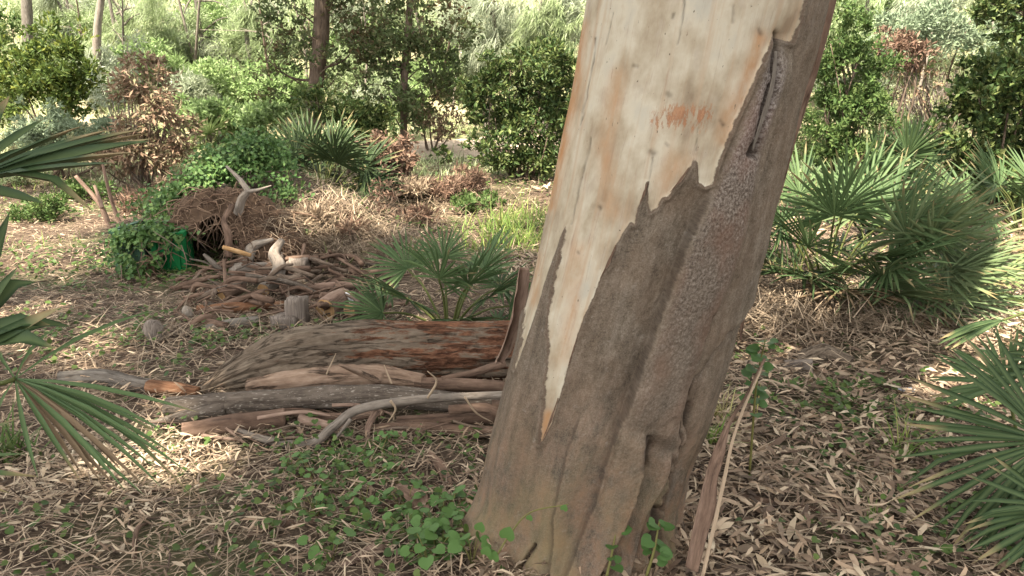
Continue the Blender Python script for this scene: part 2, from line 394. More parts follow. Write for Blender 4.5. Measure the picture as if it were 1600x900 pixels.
M['log_speck'] = woodmat('speckled_log_bark', [(.04, .031, .024), (.095, .075, .058), (.145, .118, .094)], (22, 5, 1), speck=(.3, .265, .22))
M['branch_grey'] = woodmat('grey_branch', [(.09, .072, .057), (.17, .14, .113), (.235, .2, .165)], (20, 3, 1), bstr=.3)
M['log_red'] = woodmat('red_brown_branch', [(.05, .031, .022), (.125, .08, .056), (.185, .125, .09)], (24, 4, 1))
M['orange'] = woodmat('broken_orange_wood', [(.06, .03, .018), (.16, .078, .042), (.25, .145, .085)], (30, 4, 1), bstr=.8)
M['cutwood'] = woodmat('sawn_wood', [(.3, .155, .06), (.42, .25, .115), (.5, .34, .18)], (20, 20, 1), bstr=.15)
M['driftwood'] = woodmat('bleached_root', [(.12, .097, .076), (.22, .183, .147), (.3, .262, .217)], (18, 3, 1), bstr=.3)
M['strip'] = woodmat('peeled_bark_strip', [(.11, .066, .047), (.215, .145, .107), (.29, .205, .155)], (26, 2, 1), bstr=.35)
M['strip_dark'] = woodmat('dark_bark_strip', [(.07, .042, .03), (.155, .10, .07), (.22, .15, .108)], (26, 2, 1), bstr=.35)
M['stone'] = woodmat('grey_stump_wood', [(.08, .062, .05), (.17, .138, .112), (.24, .2, .168)], (40, 6, 1), bstr=.6)
def plain(name, c, rough=.6, spec=.3, var=.25, scale=20):
    m, t = newmat(name); tc = nd(t, 'TexCoord'); n = noise(t, tc.outputs['Object'], scale, 5)
    finish(t, ramp(t, [(.3, tuple(k * (1 - var) for k in c)), (.7, c)], n), rough, spec, n, .2, .004); return m
M['green_plastic'] = plain('green_plastic', (.006, .115, .03), .7, .15, .3, 9)
M['green_shaded'] = plain('shaded_green_plastic', (.012, .05, .022), .7, .4, .5, 9)  # darker copy of the green plastic, shade put into its colour
M['white'] = plain('white_scrap', (.72, .72, .7), .5, .4, .15)
M['bluegrey'] = plain('blue_grey_plastic', (.3, .34, .42), .4, .4)
M['soil'] = plain('root_soil', (.11, .07, .045), .95, .1, .6, 14)
def ground_mat():
    m, t = newmat('forest_soil'); tc = nd(t, 'TexCoord'); v = tc.outputs['Object']
    n1 = noise(t, v, 1.1, 5); n2 = noise(t, v, 26, 6, .7); n3 = noise(t, v, .35, 4)
    c = ramp(t, [(.25, (.02, .013, .01)), (.45, (.055, .037, .026)), (.6, (.10, .07, .048)), (.75, (.17, .125, .09))], n2)
    c = mixc(t, math_(t, 'MULTIPLY', math_(t, 'SUBTRACT', n1, .5), 4, clamp=True), c, (.075, .085, .035))
    # sandy, grassy slope beyond the clearing
    sx = nd(t, 'SeparateXYZ'); t.links.new(v, sx.inputs[0])
    f = math_(t, 'MULTIPLY', math_(t, 'SUBTRACT', sx.outputs[1], 10.5), .3, clamp=True)
    far = ramp(t, [(.38, (.11, .14, .05)), (.5, (.2, .18, .1)), (.62, (.3, .245, .16))], noise(t, v, 1.6, 6, .65))
    c = mixc(t, f, c, far)
    finish(t, c, .95, .1, n2, .6, .03); return m
M['ground'] = ground_mat()
def sand_mat():
    m, t = newmat('pale_sand'); tc = nd(t, 'TexCoord'); n = noise(t, tc.outputs['Object'], 7, 6, .7)
    finish(t, ramp(t, [(.3, (.27, .2, .145)), (.6, (.44, .35, .26)), (.75, (.5, .41, .31))], n), .95, .1, n, .5, .03); return m
M['sand'] = sand_mat()

# ------------------------------------------------------------------ ground
def build_ground():
    xs = np.concatenate([np.linspace(-60, -12, 40)[:-1], np.linspace(-12, 12, 170), np.linspace(12, 60, 40)[1:]])
    ys = np.concatenate([np.linspace(-40, 0, 30)[:-1], np.linspace(0, 10, 120)[:-1], np.linspace(10, 30, 80)[:-1], np.linspace(30, 130, 40)])
    X, Y = np.meshgrid(xs, ys); V = np.stack([X.ravel(), Y.ravel(), terrain(X.ravel(), Y.ravel())], 1)
    nx = len(xs); i = np.arange(len(ys) - 1)[:, None] * nx; j = np.arange(nx - 1)[None]
    F = np.stack([i + j, i + j + 1, i + nx + j + 1, i + nx + j], -1).reshape(-1, 4)
    mk('ground', V, F, M['ground'], kind='structure')
    # pale sandy path that crosses behind the clearing
    us = np.linspace(-2.0, 1.0, 60); ws = np.linspace(-.5, .5, 14); U, Wd = np.meshgrid(us, ws)
    yc = 13.8 + .35 * np.sin(U * .8 + .6); y = yc + Wd * (2.0 + .5 * np.sin(U * 1.7))
    x = U + .15 * np.sin(y * 3)
    edge = .02 * (1 - (2 * np.abs(Wd)) ** 4)
    V = np.stack([x.ravel(), y.ravel(), terrain(x.ravel(), y.ravel()) + edge.ravel() + .012], 1)
    i = np.arange(13)[:, None] * 60; j = np.arange(59)[None]
    F = np.stack([i + j, i + j + 1, i + 60 + j + 1, i + 60 + j], -1).reshape(-1, 4)
    mk('sand_path', V, F, M['sand'], kind='structure')
build_ground()

# ------------------------------------------------------------------ the big gum tree
LE = np.array([(912, -40), (912, 0), (897, 100), (878, 200), (859, 300), (838, 400), (814, 500), (790, 600), (766, 700), (747, 800), (736, 870), (722, 930)], float)
RE = np.array([(1296, -40), (1284, 0), (1259, 100), (1234, 200), (1209, 300), (1181, 400), (1150, 500), (1119, 600), (1088, 700), (1064, 800), (1046, 870), (1042, 930)], float)
YT = 2.45
_l = np.array([at(a, b, YT) for a, b in LE]); _r = np.array([at(a, b, YT) for a, b in RE])
zs_ = np.linspace(-.12, 1.78, 60)
xl = np.interp(zs_, _l[::-1, 2], _l[::-1, 0]); xr = np.interp(zs_, _r[::-1, 2], _r[::-1, 0])
def trunk_axis(z):
    z = np.asarray(z, float)
    c = np.interp(z, zs_, (xl + xr) / 2); r = np.interp(z, zs_, (xr - xl) / 2) * .985
    ex = np.clip(z - 1.75, 0, None)
    slope = ((xl + xr) / 2)[-1] - ((xl + xr) / 2)[-12]; slope /= zs_[-1] - zs_[-12]
    c = c + slope * ex * (1 - ex / 22); r = r - .018 * ex
    return c, np.clip(r, .12, None)
def pdist(px, py, pts):
    """distance from points to an open line"""
    P = np.asarray(pts, float); best = np.full(len(px), 1e9)
    for (ax, ay), (bx, by) in zip(P[:-1], P[1:]):
        dx, dy = bx - ax, by - ay; t = np.clip(((px - ax) * dx + (py - ay) * dy) / (dx * dx + dy * dy + 1e-9), 0, 1)
        best = np.minimum(best, np.hypot(px - ax - t * dx, py - ay - t * dy))
    return best
def sdf(px, py, poly):
    """signed distance, positive inside"""
    P = np.asarray(poly, float); d = pdist(px, py, np.vstack([P, P[:1]])); ins = np.zeros(len(px), bool)
    for (ax, ay), (bx, by) in zip(P, np.roll(P, -1, 0)):
        c = ((ay > py) != (by > py)) & (px < (bx - ax) * (py - ay) / (by - ay + 1e-12) + ax); ins ^= c
    return np.where(ins, d, -d)
PALE = [(600, -900), (600, 470), (822, 482), (820, 530), (808, 577), (822, 545), (838, 500), (850, 460), (858, 430), (868, 400), (880, 366), (887, 352), (885, 375), (878, 410), (870, 450), (864, 480),
        (861, 520), (863, 540), (858, 580), (852, 630), (846, 675), (843, 694), (850, 684), (862, 660), (875, 620), (885, 585), (892, 560), (905, 520), (916, 490), (930, 462), (942, 428), (953, 414),
        (962, 385), (972, 365), (985, 347), (992, 349), (995, 330), (1003, 310), (1010, 284), (1014, 284), (1012, 310), (1017, 331), (1026, 324), (1033, 311), (1043, 307), (1052, 295), (1066, 279), (1076, 263),
        (1085, 247), (1089, 255), (1090, 284), (1100, 291), (1112, 286), (1116, 265), (1130, 228), (1146, 192), (1166, 150), (1184, 108), (1196, 84), (1214, 52), (1226, 62), (1238, 66), (1247, 40), (1255, 0), (1330, -900)]
RIBL = [(1214, 50), (1196, 86), (1178, 140), (1158, 190), (1136, 240), (1112, 295), (1078, 360), (1052, 430), (1030, 500), (1005, 560), (985, 620), (965, 690), (945, 760), (925, 830), (905, 900)]
RIBR = [(1226, 60), (1232, 90), (1216, 150), (1196, 210), (1176, 280), (1158, 350), (1140, 410), (1118, 470), (1098, 530), (1078, 590), (1062, 650), (1050, 720), (1042, 800), (1035, 900)]
CRK = [([(1218, 54), (1213, 95), (1203, 130), (1186, 185), (1172, 240)], 9, .045), ([(1223, 54), (1216, 85)], 3, .02), ([(1140, 520), (1110, 554), (1082, 592), (1068, 640)], 4, .03), ([(1076, 612), (1070, 650), (1056, 725)], 4, .03),
       ([(1012, 680), (1004, 725)], 8, .04), ([(836, 852), (814, 893)], 5, .025),
       ([(1104, 490), (1102, 515), (1095, 530)], 2, .01), ([(1032, 800), (1020, 860), (1012, 905)], 12, .045), ([(1060, 650), (1053, 700)], 3, .02),
       ([(1045, 740), (1040, 800)], 4, .02)]
FOLD = [([(1000, 575), (975, 640), (950, 710), (925, 790), (880, 900)], .010, 70, 60, 1), ([(1046, 700), (1030, 760), (1000, 830), (975, 900)], .018, 40, 30, -1), ([(1016, 668), (1004, 720), (988, 775), (958, 845), (918, 905)], .030, 60, 46, -1), ([(1196, 430), (1152, 503), (1112, 551), (1084, 589), (1069, 640), (1058, 720), (1051, 790)], .011, 36, 26, -1),
        ([(1114, 290), (1078, 362), (1050, 436), (1024, 508), (1000, 572), (974, 642), (954, 705)], .030, 60, 50, 1), ([(1243, 62), (1224, 150), (1206, 212), (1182, 290), (1161, 350), (1141, 410), (1116, 475), (1096, 530)], .018, 34, 26, -1),
        ([(1070, 655), (1052, 720), (1040, 800), (1030, 905)], .018, 24, 20, -1), ([(905, 640), (885, 720), (870, 800), (862, 900)], .006, 60, 60, 1)]
def fold(px, py, pts, h, wl, wr, sg):
    """one bark lobe lying over the next: a step with a soft back"""
    P = np.asarray(pts, float); best = np.full(len(px), 1e9); sd_ = np.zeros(len(px)); tt = np.zeros(len(px)); L = np.concatenate([[0], np.cumsum(np.hypot(*np.diff(P, axis=0).T))])
    for k, ((ax, ay), (bx, by)) in enumerate(zip(P[:-1], P[1:])):
        dx, dy = bx - ax, by - ay; l = math.hypot(dx, dy); t = np.clip(((px - ax) * dx + (py - ay) * dy) / (l * l), 0, 1); d = np.hypot(px - ax - t * dx, py - ay - t * dy); m = d < best
        best = np.where(m, d, best); sd_ = np.where(m, np.where((dx * (py - ay) - dy * (px - ax)) > 0, -1.0, 1.0) * d, sd_); tt = np.where(m, (L[k] + t * l) / L[-1], tt)
    tp = sst(0, .12, tt) * sst(1.02, .8, tt) if pts[-1][1] < 895 else sst(0, .12, tt)
    q = -sd_ * sg * -1; hi = np.exp(-np.abs(q) / wl); lo = np.exp(-(np.abs(q) / wr) ** 1.3); e = sst(-3, 3, q)
    return h * tp * (e * hi - (1 - e) * lo), np.exp(-(np.clip(-q, 0, None) / 5) ** 2) * tp * (q < 2)
def build_trunk():
    tree = thing('gum_tree', 'huge leaning gum trunk with pale smooth bark peeling to brown, filling the foreground', 'tree', (trunk_axis(0)[0], YT, gz(.25, YT)))
    front = np.linspace(-1.75, 1.75, 380); back = np.linspace(1.75, 2 * np.pi - 1.75, 40)[1:-1]
    th = np.concatenate([front, back]); zz = np.concatenate([np.linspace(-.15, 1.85, 570), np.linspace(1.85, 8, 60)[1:]])
    ns, nz = len(th), len(zz); c, r = trunk_axis(zz)
    TH, ZZ = np.meshgrid(th, zz); Rr = np.repeat(r[:, None], ns, 1); C = np.repeat(c[:, None], ns, 1)
    def pts(Q): return np.stack([(C + Q * np.sin(TH)).ravel(), (YT - Q * np.cos(TH)).ravel(), ZZ.ravel()], 1)
    P = pts(Rr); px, py = proj(P); vis = (np.cos(TH) > -.15).ravel() & (ZZ < 1.9).ravel()
    px = np.where(vis, px, -4000.0); B = np.stack([(TH * .345).ravel(), ZZ.ravel(), 0 * ZZ.ravel()], 1)
    pale = sdf(px, py, PALE); up = (~vis) & (ZZ.ravel() > .9); pale = np.where(vis, pale, np.where(up, 60, -60))
    L_ = np.interp(py, [a[1] for a in RIBL], [a[0] for a in RIBL]); R_ = np.interp(py, [a[1] for a in RIBR], [a[0] for a in RIBR])
    s = (px - L_) / np.maximum(R_ - L_, 4); inrib = vis & (py > 45)
    fade = sst(45, 140, py) * (1 - .55 * sst(560, 800, py))
    rib = np.where(inrib & (s > 0) & (s < 1), np.clip(1 - (2 * s - 1) ** 4, 0, 1), 0) * fade
    ribm = np.where(inrib, np.minimum(px - L_, R_ - px), -99.0)
    d = .017 * rib
    d -= np.where(inrib, .0 * np.exp(-(np.minimum(px - L_, 0) / 38) ** 2) * (px < L_) * fade * sst(230, 330, py), 0)       # the hollow along the left of the rib
    d -= np.where(vis, .0 * np.exp(-((px - (R_ + 12)) / 14) ** 2) * fade, 0)
    crk_shade = np.zeros(len(px)); wob2 = 10 * (fbm(B * np.array([22, 14, 1]), 4, 14) - .5)
    for pts_, h_, wl, wr, sg in FOLD:
        fd, fold_shade = fold(px + wob2, py, pts_, h_, wl, wr, sg); d += np.where(vis, fd, 0); crk_shade = np.maximum(crk_shade, np.where(vis, fold_shade * .5, 0))  # foot of each fold darkened: shade painted into the crack mask
    wob = 14 * (fbm(B * np.array([30, 20, 1]), 4, 4) - .5); thin = .55 + .9 * fbm(B * np.array([12, 14, 1]), 3, 44)
    for line, wd, dep in CRK:
        q = np.exp(-((pdist(px + wob, py, line)) / (wd * .62 * thin)) ** 2); d -= dep * .8 * q; d -= dep * .22 * np.exp(-((pdist(px + wob, py, line)) / (wd * 3.2)) ** 2); crk_shade = np.maximum(crk_shade, q * min(1, dep / .025))
    for line, wd in [([(930, 60), (917, 150), (906, 195)], 1.3), ([(1072, -5), (1064, 40), (1058, 70)], 1.5), ([(1020, 245), (1008, 310), (1002, 330)], 1.1), ([(955, 20), (945, 70)], 1.0), ([(925, 215), (905, 300), (893, 350)], 1.3), ([(1092, 200), (1088, 235)], 1.0), ([(1044, 147), (1046, 150)], 3.5), ([(1019, 237), (1021, 240)], 4), ([(936, 324), (938, 326)], 3.2), ([(904, 394), (905, 396)], 2.2), ([(1189, 47), (1191, 53)], 4), ([(1127, 190), (1130, 195)], 3.5), ([(990, 103), (995, 105)], 2.5), ([(1040, 225), (1043, 229)], 2), ([(1052, 22), (1050, 28)], 2), ([(1148, 10), (1146, 35)], 2.2)]:
        q = np.exp(-(pdist(px + .6 * wob, py, line) / wd) ** 2); d -= .0025 * q; crk_shade = np.maximum(crk_shade, 1.0 * q * (.02 + .9 * fbm(B * np.array([60, 40, 1]), 2, 7)))
    d += .020 * (fbm(B * np.array([5, 1.2, 1]) + 3, 3, 2) - .5) + .006 * (fbm(B * np.array([24, 7, 1]), 3, 6) - .5)
    low = sst(.9, .1, ZZ.ravel()); d += low * .06 * (fbm(B * np.array([8, .9, 1]) + 9, 3, 12) - .5)     # fluted foot
    d += .007 * np.exp(-((pale + 4) / 4) ** 2) + .004 * sst(4, -4, pale + 4 * (fbm(B * 60, 2, 3) - .5))
    d += .05 * np.exp(-((ZZ.ravel() + .05) / .12) ** 2) * (.5 + fbm(B * np.array([8, 1, 1]), 2, 33))
    rough_ = sst(10, -10, pale); d += rough_ * .0025 * (fbm(B * np.array([150, 110, 1]), 2, 21) - .5) + .004 * rib * (fbm(B * np.array([110, 80, 1]), 2, 22) - .5)
    V = pts(Rr + d.reshape(nz, ns))
    i = np.arange(nz - 1)[:, None] * ns; j = np.arange(ns)[None]; j2 = (j + 1) % ns
    F = np.stack([i + j, i + j2, i + ns + j2, i + ns + j], -1).reshape(-1, 4)
    st = np.maximum.reduce([np.exp(-(pdist(px, py, [(1035, 190), (1055, 180), (1080, 188), (1098, 178)]) / 24) ** 2)])
    org = np.maximum.reduce([np.exp(-(pdist(px, py, [(905, 40), (900, 110), (878, 220), (858, 320)]) / 11) ** 2), .55 * np.exp(-(pdist(px, py, [(1040, 285), (1060, 255)]) / 20) ** 2), .5 * np.exp(-(pdist(px, py, [(840, 400), (835, 470)]) / 9) ** 2),
                             .75 * np.exp(-(pdist(px, py, [(1150, 150), (1130, 215), (1190, 60)]) / 12) ** 2), .8 * np.exp(-(pdist(px, py, [(846, 690), (856, 650)]) / 9) ** 2), .45 * np.exp(-(pdist(px, py, [(905, 390), (890, 520), (880, 560)]) / 13) ** 2),
                             .5 * np.exp(-(pdist(px, py, [(965, 120), (945, 230), (955, 330)]) / 14) ** 2)])
    org = np.where(vis, org, .0)
    m = trunk_mat()
    mk('trunk', V, F, m, tree, attrs={'buv': B, 'pale': np.clip(pale, -200, 200), 'rib': np.clip(ribm, -99, 99) * fade.clip(0, 1), 'crack': crk_shade, 'scar': np.where(vis, st, 0), 'tan': org, 'ph': np.where(vis, py, 450) / 900})
    reseed(5)
    # limbs and crown far above the frame: they shade the clearing
    top = np.array([float(trunk_axis(7.9)[0]), YT, 7.9]); lim = Acc()
    for k in range(11):
        a = k * 2.4; ln = 3.4 + 2.4 * random.random(); e = top + np.array([math.cos(a) * ln - 1.6, math.sin(a) * ln - .6, 1.4 + 1.8 * random.random()])
        q = top + (e - top) * .45 + np.array([0, 0, .7]); b0 = top + np.array([0, 0, -.8 * random.random()])
        lim.addm(*tube([b0, q, e], [.13, .08, .03], 7, 8))
    lim.build('limbs', M['bark_grey'], tree)
    blobs = []
    for k in range(46):
        a = random.random() * 6.28; rd = 9.2 * math.sqrt(random.random())
        blobs.append((top[0] - 4.6 + rd * math.cos(a), 1.2 + rd * .93 * math.sin(a), 9.2 + 2.6 * random.random() - .02 * rd * rd, 1.7, 1.7, .9))
    for k in range(7): blobs.append((-2.7 + random.gauss(0, .8), -2.0 + random.gauss(0, .8), 9.6 + random.random(), 1.5, 1.5, .8))  # extra unseen clumps added to keep the sun off the trunk
    for k in range(6): blobs.append((-4.5 + random.gauss(0, .7), -2.5 + random.gauss(0, .6), 9.6 + random.random(), 1.4, 1.4, .8))  # more unseen clumps added to shade the lower left ground
    for cx_, cy_ in ((-5.2, .6), (-4.6, -.8), (-5.4, -2.2), (-5.8, .2), (-4.9, 1.2), (-4.0, -.4)):
        for k in range(3): blobs.append((cx_ + random.gauss(0, .4), cy_ + random.gauss(0, .4), 9.6 + random.random(), 1.2, 1.2, .8))  # clumps added overhead to shade the debris pile and log
    P, dd = cloud(blobs, 59000, .55, .40, .9, 3)
    for (gx, gy), r0 in [((2.3, 5.3), .75), ((3.4, 5.2), .6), ((2.9, 4.4), .4), ((-1.55, 6.9), .5), ((-1.55, 2.85), .38), ((-1.2, 2.75), .2), ((3.6, 6.6), .9), ((-5.0, 8.5), 1.2), ((-.6, 4.75), .28), ((1.5, 3.9), .2), ((2.1, 3.2), .18), ((-3.2, 5.0), .3), ((1.0, 3.0), .12), ((1.35, 2.6), .14), ((-1.0, 2.3), .14), ((2.25, 2.75), .2), ((-2.6, 7.2), .3), ((.9, 6.2), .4), ((-.3, 8.5), .5), ((4.6, 8.6), 1.2), ((-3.8, 10), 1.0), ((1.8, 3.7), .15), ((2.6, 3.6), .2)] + [((gx_, gy_), r_) for gx_, gy_, r_ in zip(np.random.default_rng(3).uniform(-4.2, 4.2, 60), np.random.default_rng(4).uniform(2.6, 9, 60), np.random.default_rng(6).uniform(.1, .3, 60)) if (gx_ + .0) > 1.2 or gx_ < -.9]:
        tt = (P[:, 2] - .2) / sd[2]; q = np.hypot(P[:, 0] - sd[0] * tt - gx, (P[:, 1] - sd[1] * tt - gy) * .8); P = P[q > r0 * (.55 + .9 * fbm(P * 1.8, 2, 91))]  # gaps cut along the sun's path so flecks land at chosen places
    D = unit(rng.normal(size=P.shape) * .7 + np.array([0, 0, -.5])); N = unit(rng.normal(size=P.shape) + np.array([0, 0, 1.6]))
    Vv, Ff = leaf2(P, D, N, .26 + .16 * rng.random(len(P)), .075 + .05 * rng.random(len(P)))
    mk('crown', Vv, Ff, M['gumleaf'], tree, smooth=False)
    return tree
def trunk_mat():
    m, t = newmat('gum_bark'); b = attr(t, 'buv'); fac = lambda n: attr(t, n, 'Fac')
    fine = noise(t, mapped(t, b, (260, 200, 1)), 1, 3, .6); edge = noise(t, mapped(t, b, (55, 40, 1)), 1, 5, .6)
    streak = noise(t, mapped(t, b, (34, 1.6, 1)), 1, 5, .6); cloudn = noise(t, mapped(t, b, (7, 4, 1)), 1, 5, .6); blot = noise(t, mapped(t, b, (22, 12, 1)), 1, 5, .65)
    midn = noise(t, mapped(t, b, (105, 70, 1)), 1, 5, .75)
    # pale smooth bark
    pc = ramp(t, [(.32, (.18, .135, .09)), (.45, (.285, .238, .168)), (.56, (.37, .328, .25)), (.68, (.31, .288, .232))], cloudn)
    tanf = math_(t, 'MULTIPLY', math_(t, 'SUBTRACT', streak, .51), 6, clamp=True); pc = mixc(t, math_(t, 'MULTIPLY', tanf, .62), pc, (.29, .20, .125))
    pc = mixc(t, math_(t, 'MULTIPLY', math_(t, 'SUBTRACT', blot, .55), 3.2, clamp=True), pc, (.27, .225, .175))
    tn = math_(t, 'MULTIPLY', fac('tan'), math_(t, 'MULTIPLY_ADD', blot, 2.2, -.35), clamp=True); pc = mixc(t, tn, pc, (.29, .145, .06))
    dots = noise(t, mapped(t, b, (120, 60, 1)), 1, 2, .5); pc = mixc(t, math_(t, 'MULTIPLY', math_(t, 'SUBTRACT', dots, .70), 16, clamp=True), pc, (.1, .075, .05))
    line = noise(t, mapped(t, b, (48, 1.0, 1)), 1, 3, .5); lf = math_(t, 'SUBTRACT', 1, math_(t, 'MULTIPLY', math_(t, 'ABSOLUTE', math_(t, 'SUBTRACT', line, .5)), 60), clamp=True)
    pc = mixc(t, math_(t, 'MULTIPLY', lf, math_(t, 'MULTIPLY', math_(t, 'SUBTRACT', blot, .42), 2.2, clamp=True)), pc, (.2, .13, .085))
    sn = noise(t, mapped(t, b, (62, 16, 1)), 1, 7, .75); sc = math_(t, 'MULTIPLY', math_(t, 'SUBTRACT', math_(t, 'MULTIPLY', fac('scar'), math_(t, 'MULTIPLY_ADD', sn, 5.0, -2.2)), .22), 4, clamp=True); pc = mixc(t, math_(t, 'MULTIPLY', sc, .85), pc, ramp(t, [(.40, (.05, .016, .008)), (.5, (.17, .06, .025)), (.62, (.29, .15, .08))], sn))
    # brown older bark
    ph = fac('ph')
    bc = ramp(t, [(.38, (.042, .032, .022)), (.5, (.108, .086, .063)), (.62, (.18, .148, .114))], mixc(t, .35, mixc(t, .5, fine, midn), blot))
    bc = mixc(t, math_(t, 'MULTIPLY', math_(t, 'SUBTRACT', cloudn, .40), 2.2, clamp=True), bc, mixc(t, .5, bc, (.155, .098, .06)))
    stk = noise(t, mapped(t, b, (26, .8, 1)), 1, 4, .6); bc = mixc(t, math_(t, 'MULTIPLY', math_(t, 'SUBTRACT', stk, .5), 3.5, clamp=True), bc, mixc(t, .5, bc, (.045, .032, .025)))
    bc = mixc(t, math_(t, 'MULTIPLY', math_(t, 'SUBTRACT', .46, stk), 3.5, clamp=True), bc, mixc(t, .5, bc, (.2, .165, .132)))
    lowf = math_(t, 'MULTIPLY', math_(t, 'SUBTRACT', ph, .62), 3.4, clamp=True)
    bc = mixc(t, math_(t, 'MULTIPLY', lowf, math_(t, 'MULTIPLY', math_(t, 'SUBTRACT', blot, .40), 3.0, clamp=True)), bc, (.16, .088, .052))
    lich = math_(t, 'MULTIPLY', math_(t, 'SUBTRACT', noise(t, mapped(t, b, (16, 20, 1)), 1, 6, .75), .60), 7, clamp=True); bc = mixc(t, math_(t, 'MULTIPLY', lich, .55), bc, (.25, .222, .192))
    moss = math_(t, 'MULTIPLY', math_(t, 'MULTIPLY', math_(t, 'SUBTRACT', ph, .7), 3, clamp=True), math_(t, 'SUBTRACT', noise(t, mapped(t, b, (6, 3, 1)), 1, 3), .42), clamp=True); bc = mixc(t, math_(t, 'MULTIPLY', moss, 3, clamp=True), bc, (.15, .125, .06))
    # speckled rib
    spk = noise(t, mapped(t, b, (170, 110, 1)), 1, 5, .75)
    rc = ramp(t, [(.42, (.04, .029, .022)), (.52, (.12, .094, .074)), (.68, (.23, .20, .168))], spk)
    red = math_(t, 'MULTIPLY', math_(t, 'SUBTRACT', noise(t, mapped(t, b, (9, 4, 1)), 1, 3), .46), 6, clamp=True); rc = mixc(t, math_(t, 'MULTIPLY', red, .65), rc, (.12, .06, .04)); upf = math_(t, 'MULTIPLY', math_(t, 'SUBTRACT', .36, ph), 5, clamp=True); rc = mixc(t, math_(t, 'MULTIPLY', upf, .4), rc, ramp(t, [(.42, (.1, .078, .07)), (.58, (.33, .30, .275))], spk))
    rf = math_(t, 'MULTIPLY', math_(t, 'ADD', fac('rib'), math_(t, 'MULTIPLY', math_(t, 'SUBTRACT', edge, .5), 20)), .1, clamp=True); rf = math_(t, 'MULTIPLY', rf, math_(t, 'MULTIPLY_ADD', ph, -1.5, 1.35, clamp=True))
    bc = mixc(t, rf, bc, rc)
    e = math_(t, 'ADD', fac('pale'), math_(t, 'MULTIPLY', math_(t, 'SUBTRACT', edge, .5), 9)); pf = math_(t, 'MULTIPLY_ADD', e, .8, .5, clamp=True)
    rim = math_(t, 'SUBTRACT', 1, math_(t, 'MULTIPLY', math_(t, 'ABSOLUTE', math_(t, 'SUBTRACT', e, -1.5)), .5), clamp=True)
    c = mixc(t, pf, bc, pc); c = mixc(t, math_(t, 'MULTIPLY', rim, .55), c, (.085, .055, .038))
    c = mixc(t, math_(t, 'MULTIPLY', fac('crack'), .85), c, (.03, .021, .016))  # dark cracks, and painted shade along the folds
    h = math_(t, 'MULTIPLY_ADD', math_(t, 'SUBTRACT', 1, math_(t, 'MULTIPLY', pf, .9)), math_(t, 'ADD', fine, midn), math_(t, 'MULTIPLY', streak, .15))
    h = math_(t, 'SUBTRACT', h, math_(t, 'MULTIPLY', rim, .5))
    finish(t, c, .82, .08, h, .5, .005); return m
gum = build_trunk()

reseed(100)
# bark sheets on and about the trunk
def strip(name, P, wid, m, label, cat='bark strip', up=(0, 0, 1), curl=.5, n=30, k=9, jag=.2, loc=None, parent=None, thick=.003):
    """a curled ribbon of bark with thickness and torn edges"""
    C = spline(P, n); T = unit(np.gradient(C, axis=0)); S = unit(np.cross(T, np.array(up, float))); N = np.cross(S, T)
    wv = np.interp(np.linspace(0, 1, n), np.linspace(0, 1, len(wid)), wid); u = np.linspace(-1, 1, k)
    jl = 1 - jag * vn(np.stack([np.linspace(0, 9, n), np.zeros(n), np.full(n, .3)], 1), 5); jr = 1 - jag * vn(np.stack([np.linspace(0, 9, n), np.full(n, 4.2), np.full(n, .3)], 1), 6)
    uu = np.where(u[None] < 0, u[None] * jl[:, None], u[None] * jr[:, None]); a = uu * curl * 1.5
    off = (np.sin(a) / (curl * 1.5))[..., None] * S[:, None] + ((1 - np.cos(a)) / (curl * 1.5))[..., None] * N[:, None]
    Vt = C[:, None] + off * wv[:, None, None] + (.004 * (fbm(np.stack(np.meshgrid(np.linspace(0, 12, n), u * 3, indexing='ij') + [np.zeros((n, k))], -1).reshape(-1, 3), 2, 3) - .5)).reshape(n, k)[..., None] * N[:, None]
    Vb = Vt - N[:, None] * thick
    V = np.concatenate([Vt.reshape(-1, 3), Vb.reshape(-1, 3)]); o = n * k
    i = np.arange(n - 1)[:, None] * k; j = np.arange(k - 1)[None]; Q = np.stack([i + j, i + j + 1, i + k + j + 1, i + k + j], -1).reshape(-1, 4)
    ii = np.arange(n - 1) * k; e1 = np.stack([ii, ii + k, o + ii + k, o + ii], 1); e2 = np.stack([ii + k - 1, o + ii + k - 1, o + ii + 2 * k - 1, ii + 2 * k - 1], 1)
    jj = np.arange(k - 1); e3 = np.stack([jj, o + jj, o + jj + 1, jj + 1], 1); b_ = (n - 1) * k; e4 = np.stack([b_ + jj, b_ + jj + 1, o + b_ + jj + 1, o + b_ + jj], 1)
    Ls = np.concatenate([[0], np.cumsum(np.linalg.norm(np.diff(C, axis=0), axis=1))])
    U = np.stack([(u[None] * wv[:, None]), np.repeat(Ls[:, None], k, 1), np.zeros((n, k))], -1).reshape(-1, 3)
    return mk(name, V, [np.vstack([Q, Q[:, ::-1] + o, e1, e2, e3, e4])], m, parent, attrs={'buv': np.vstack([U, U])}, label=label, cat=cat, loc=loc)
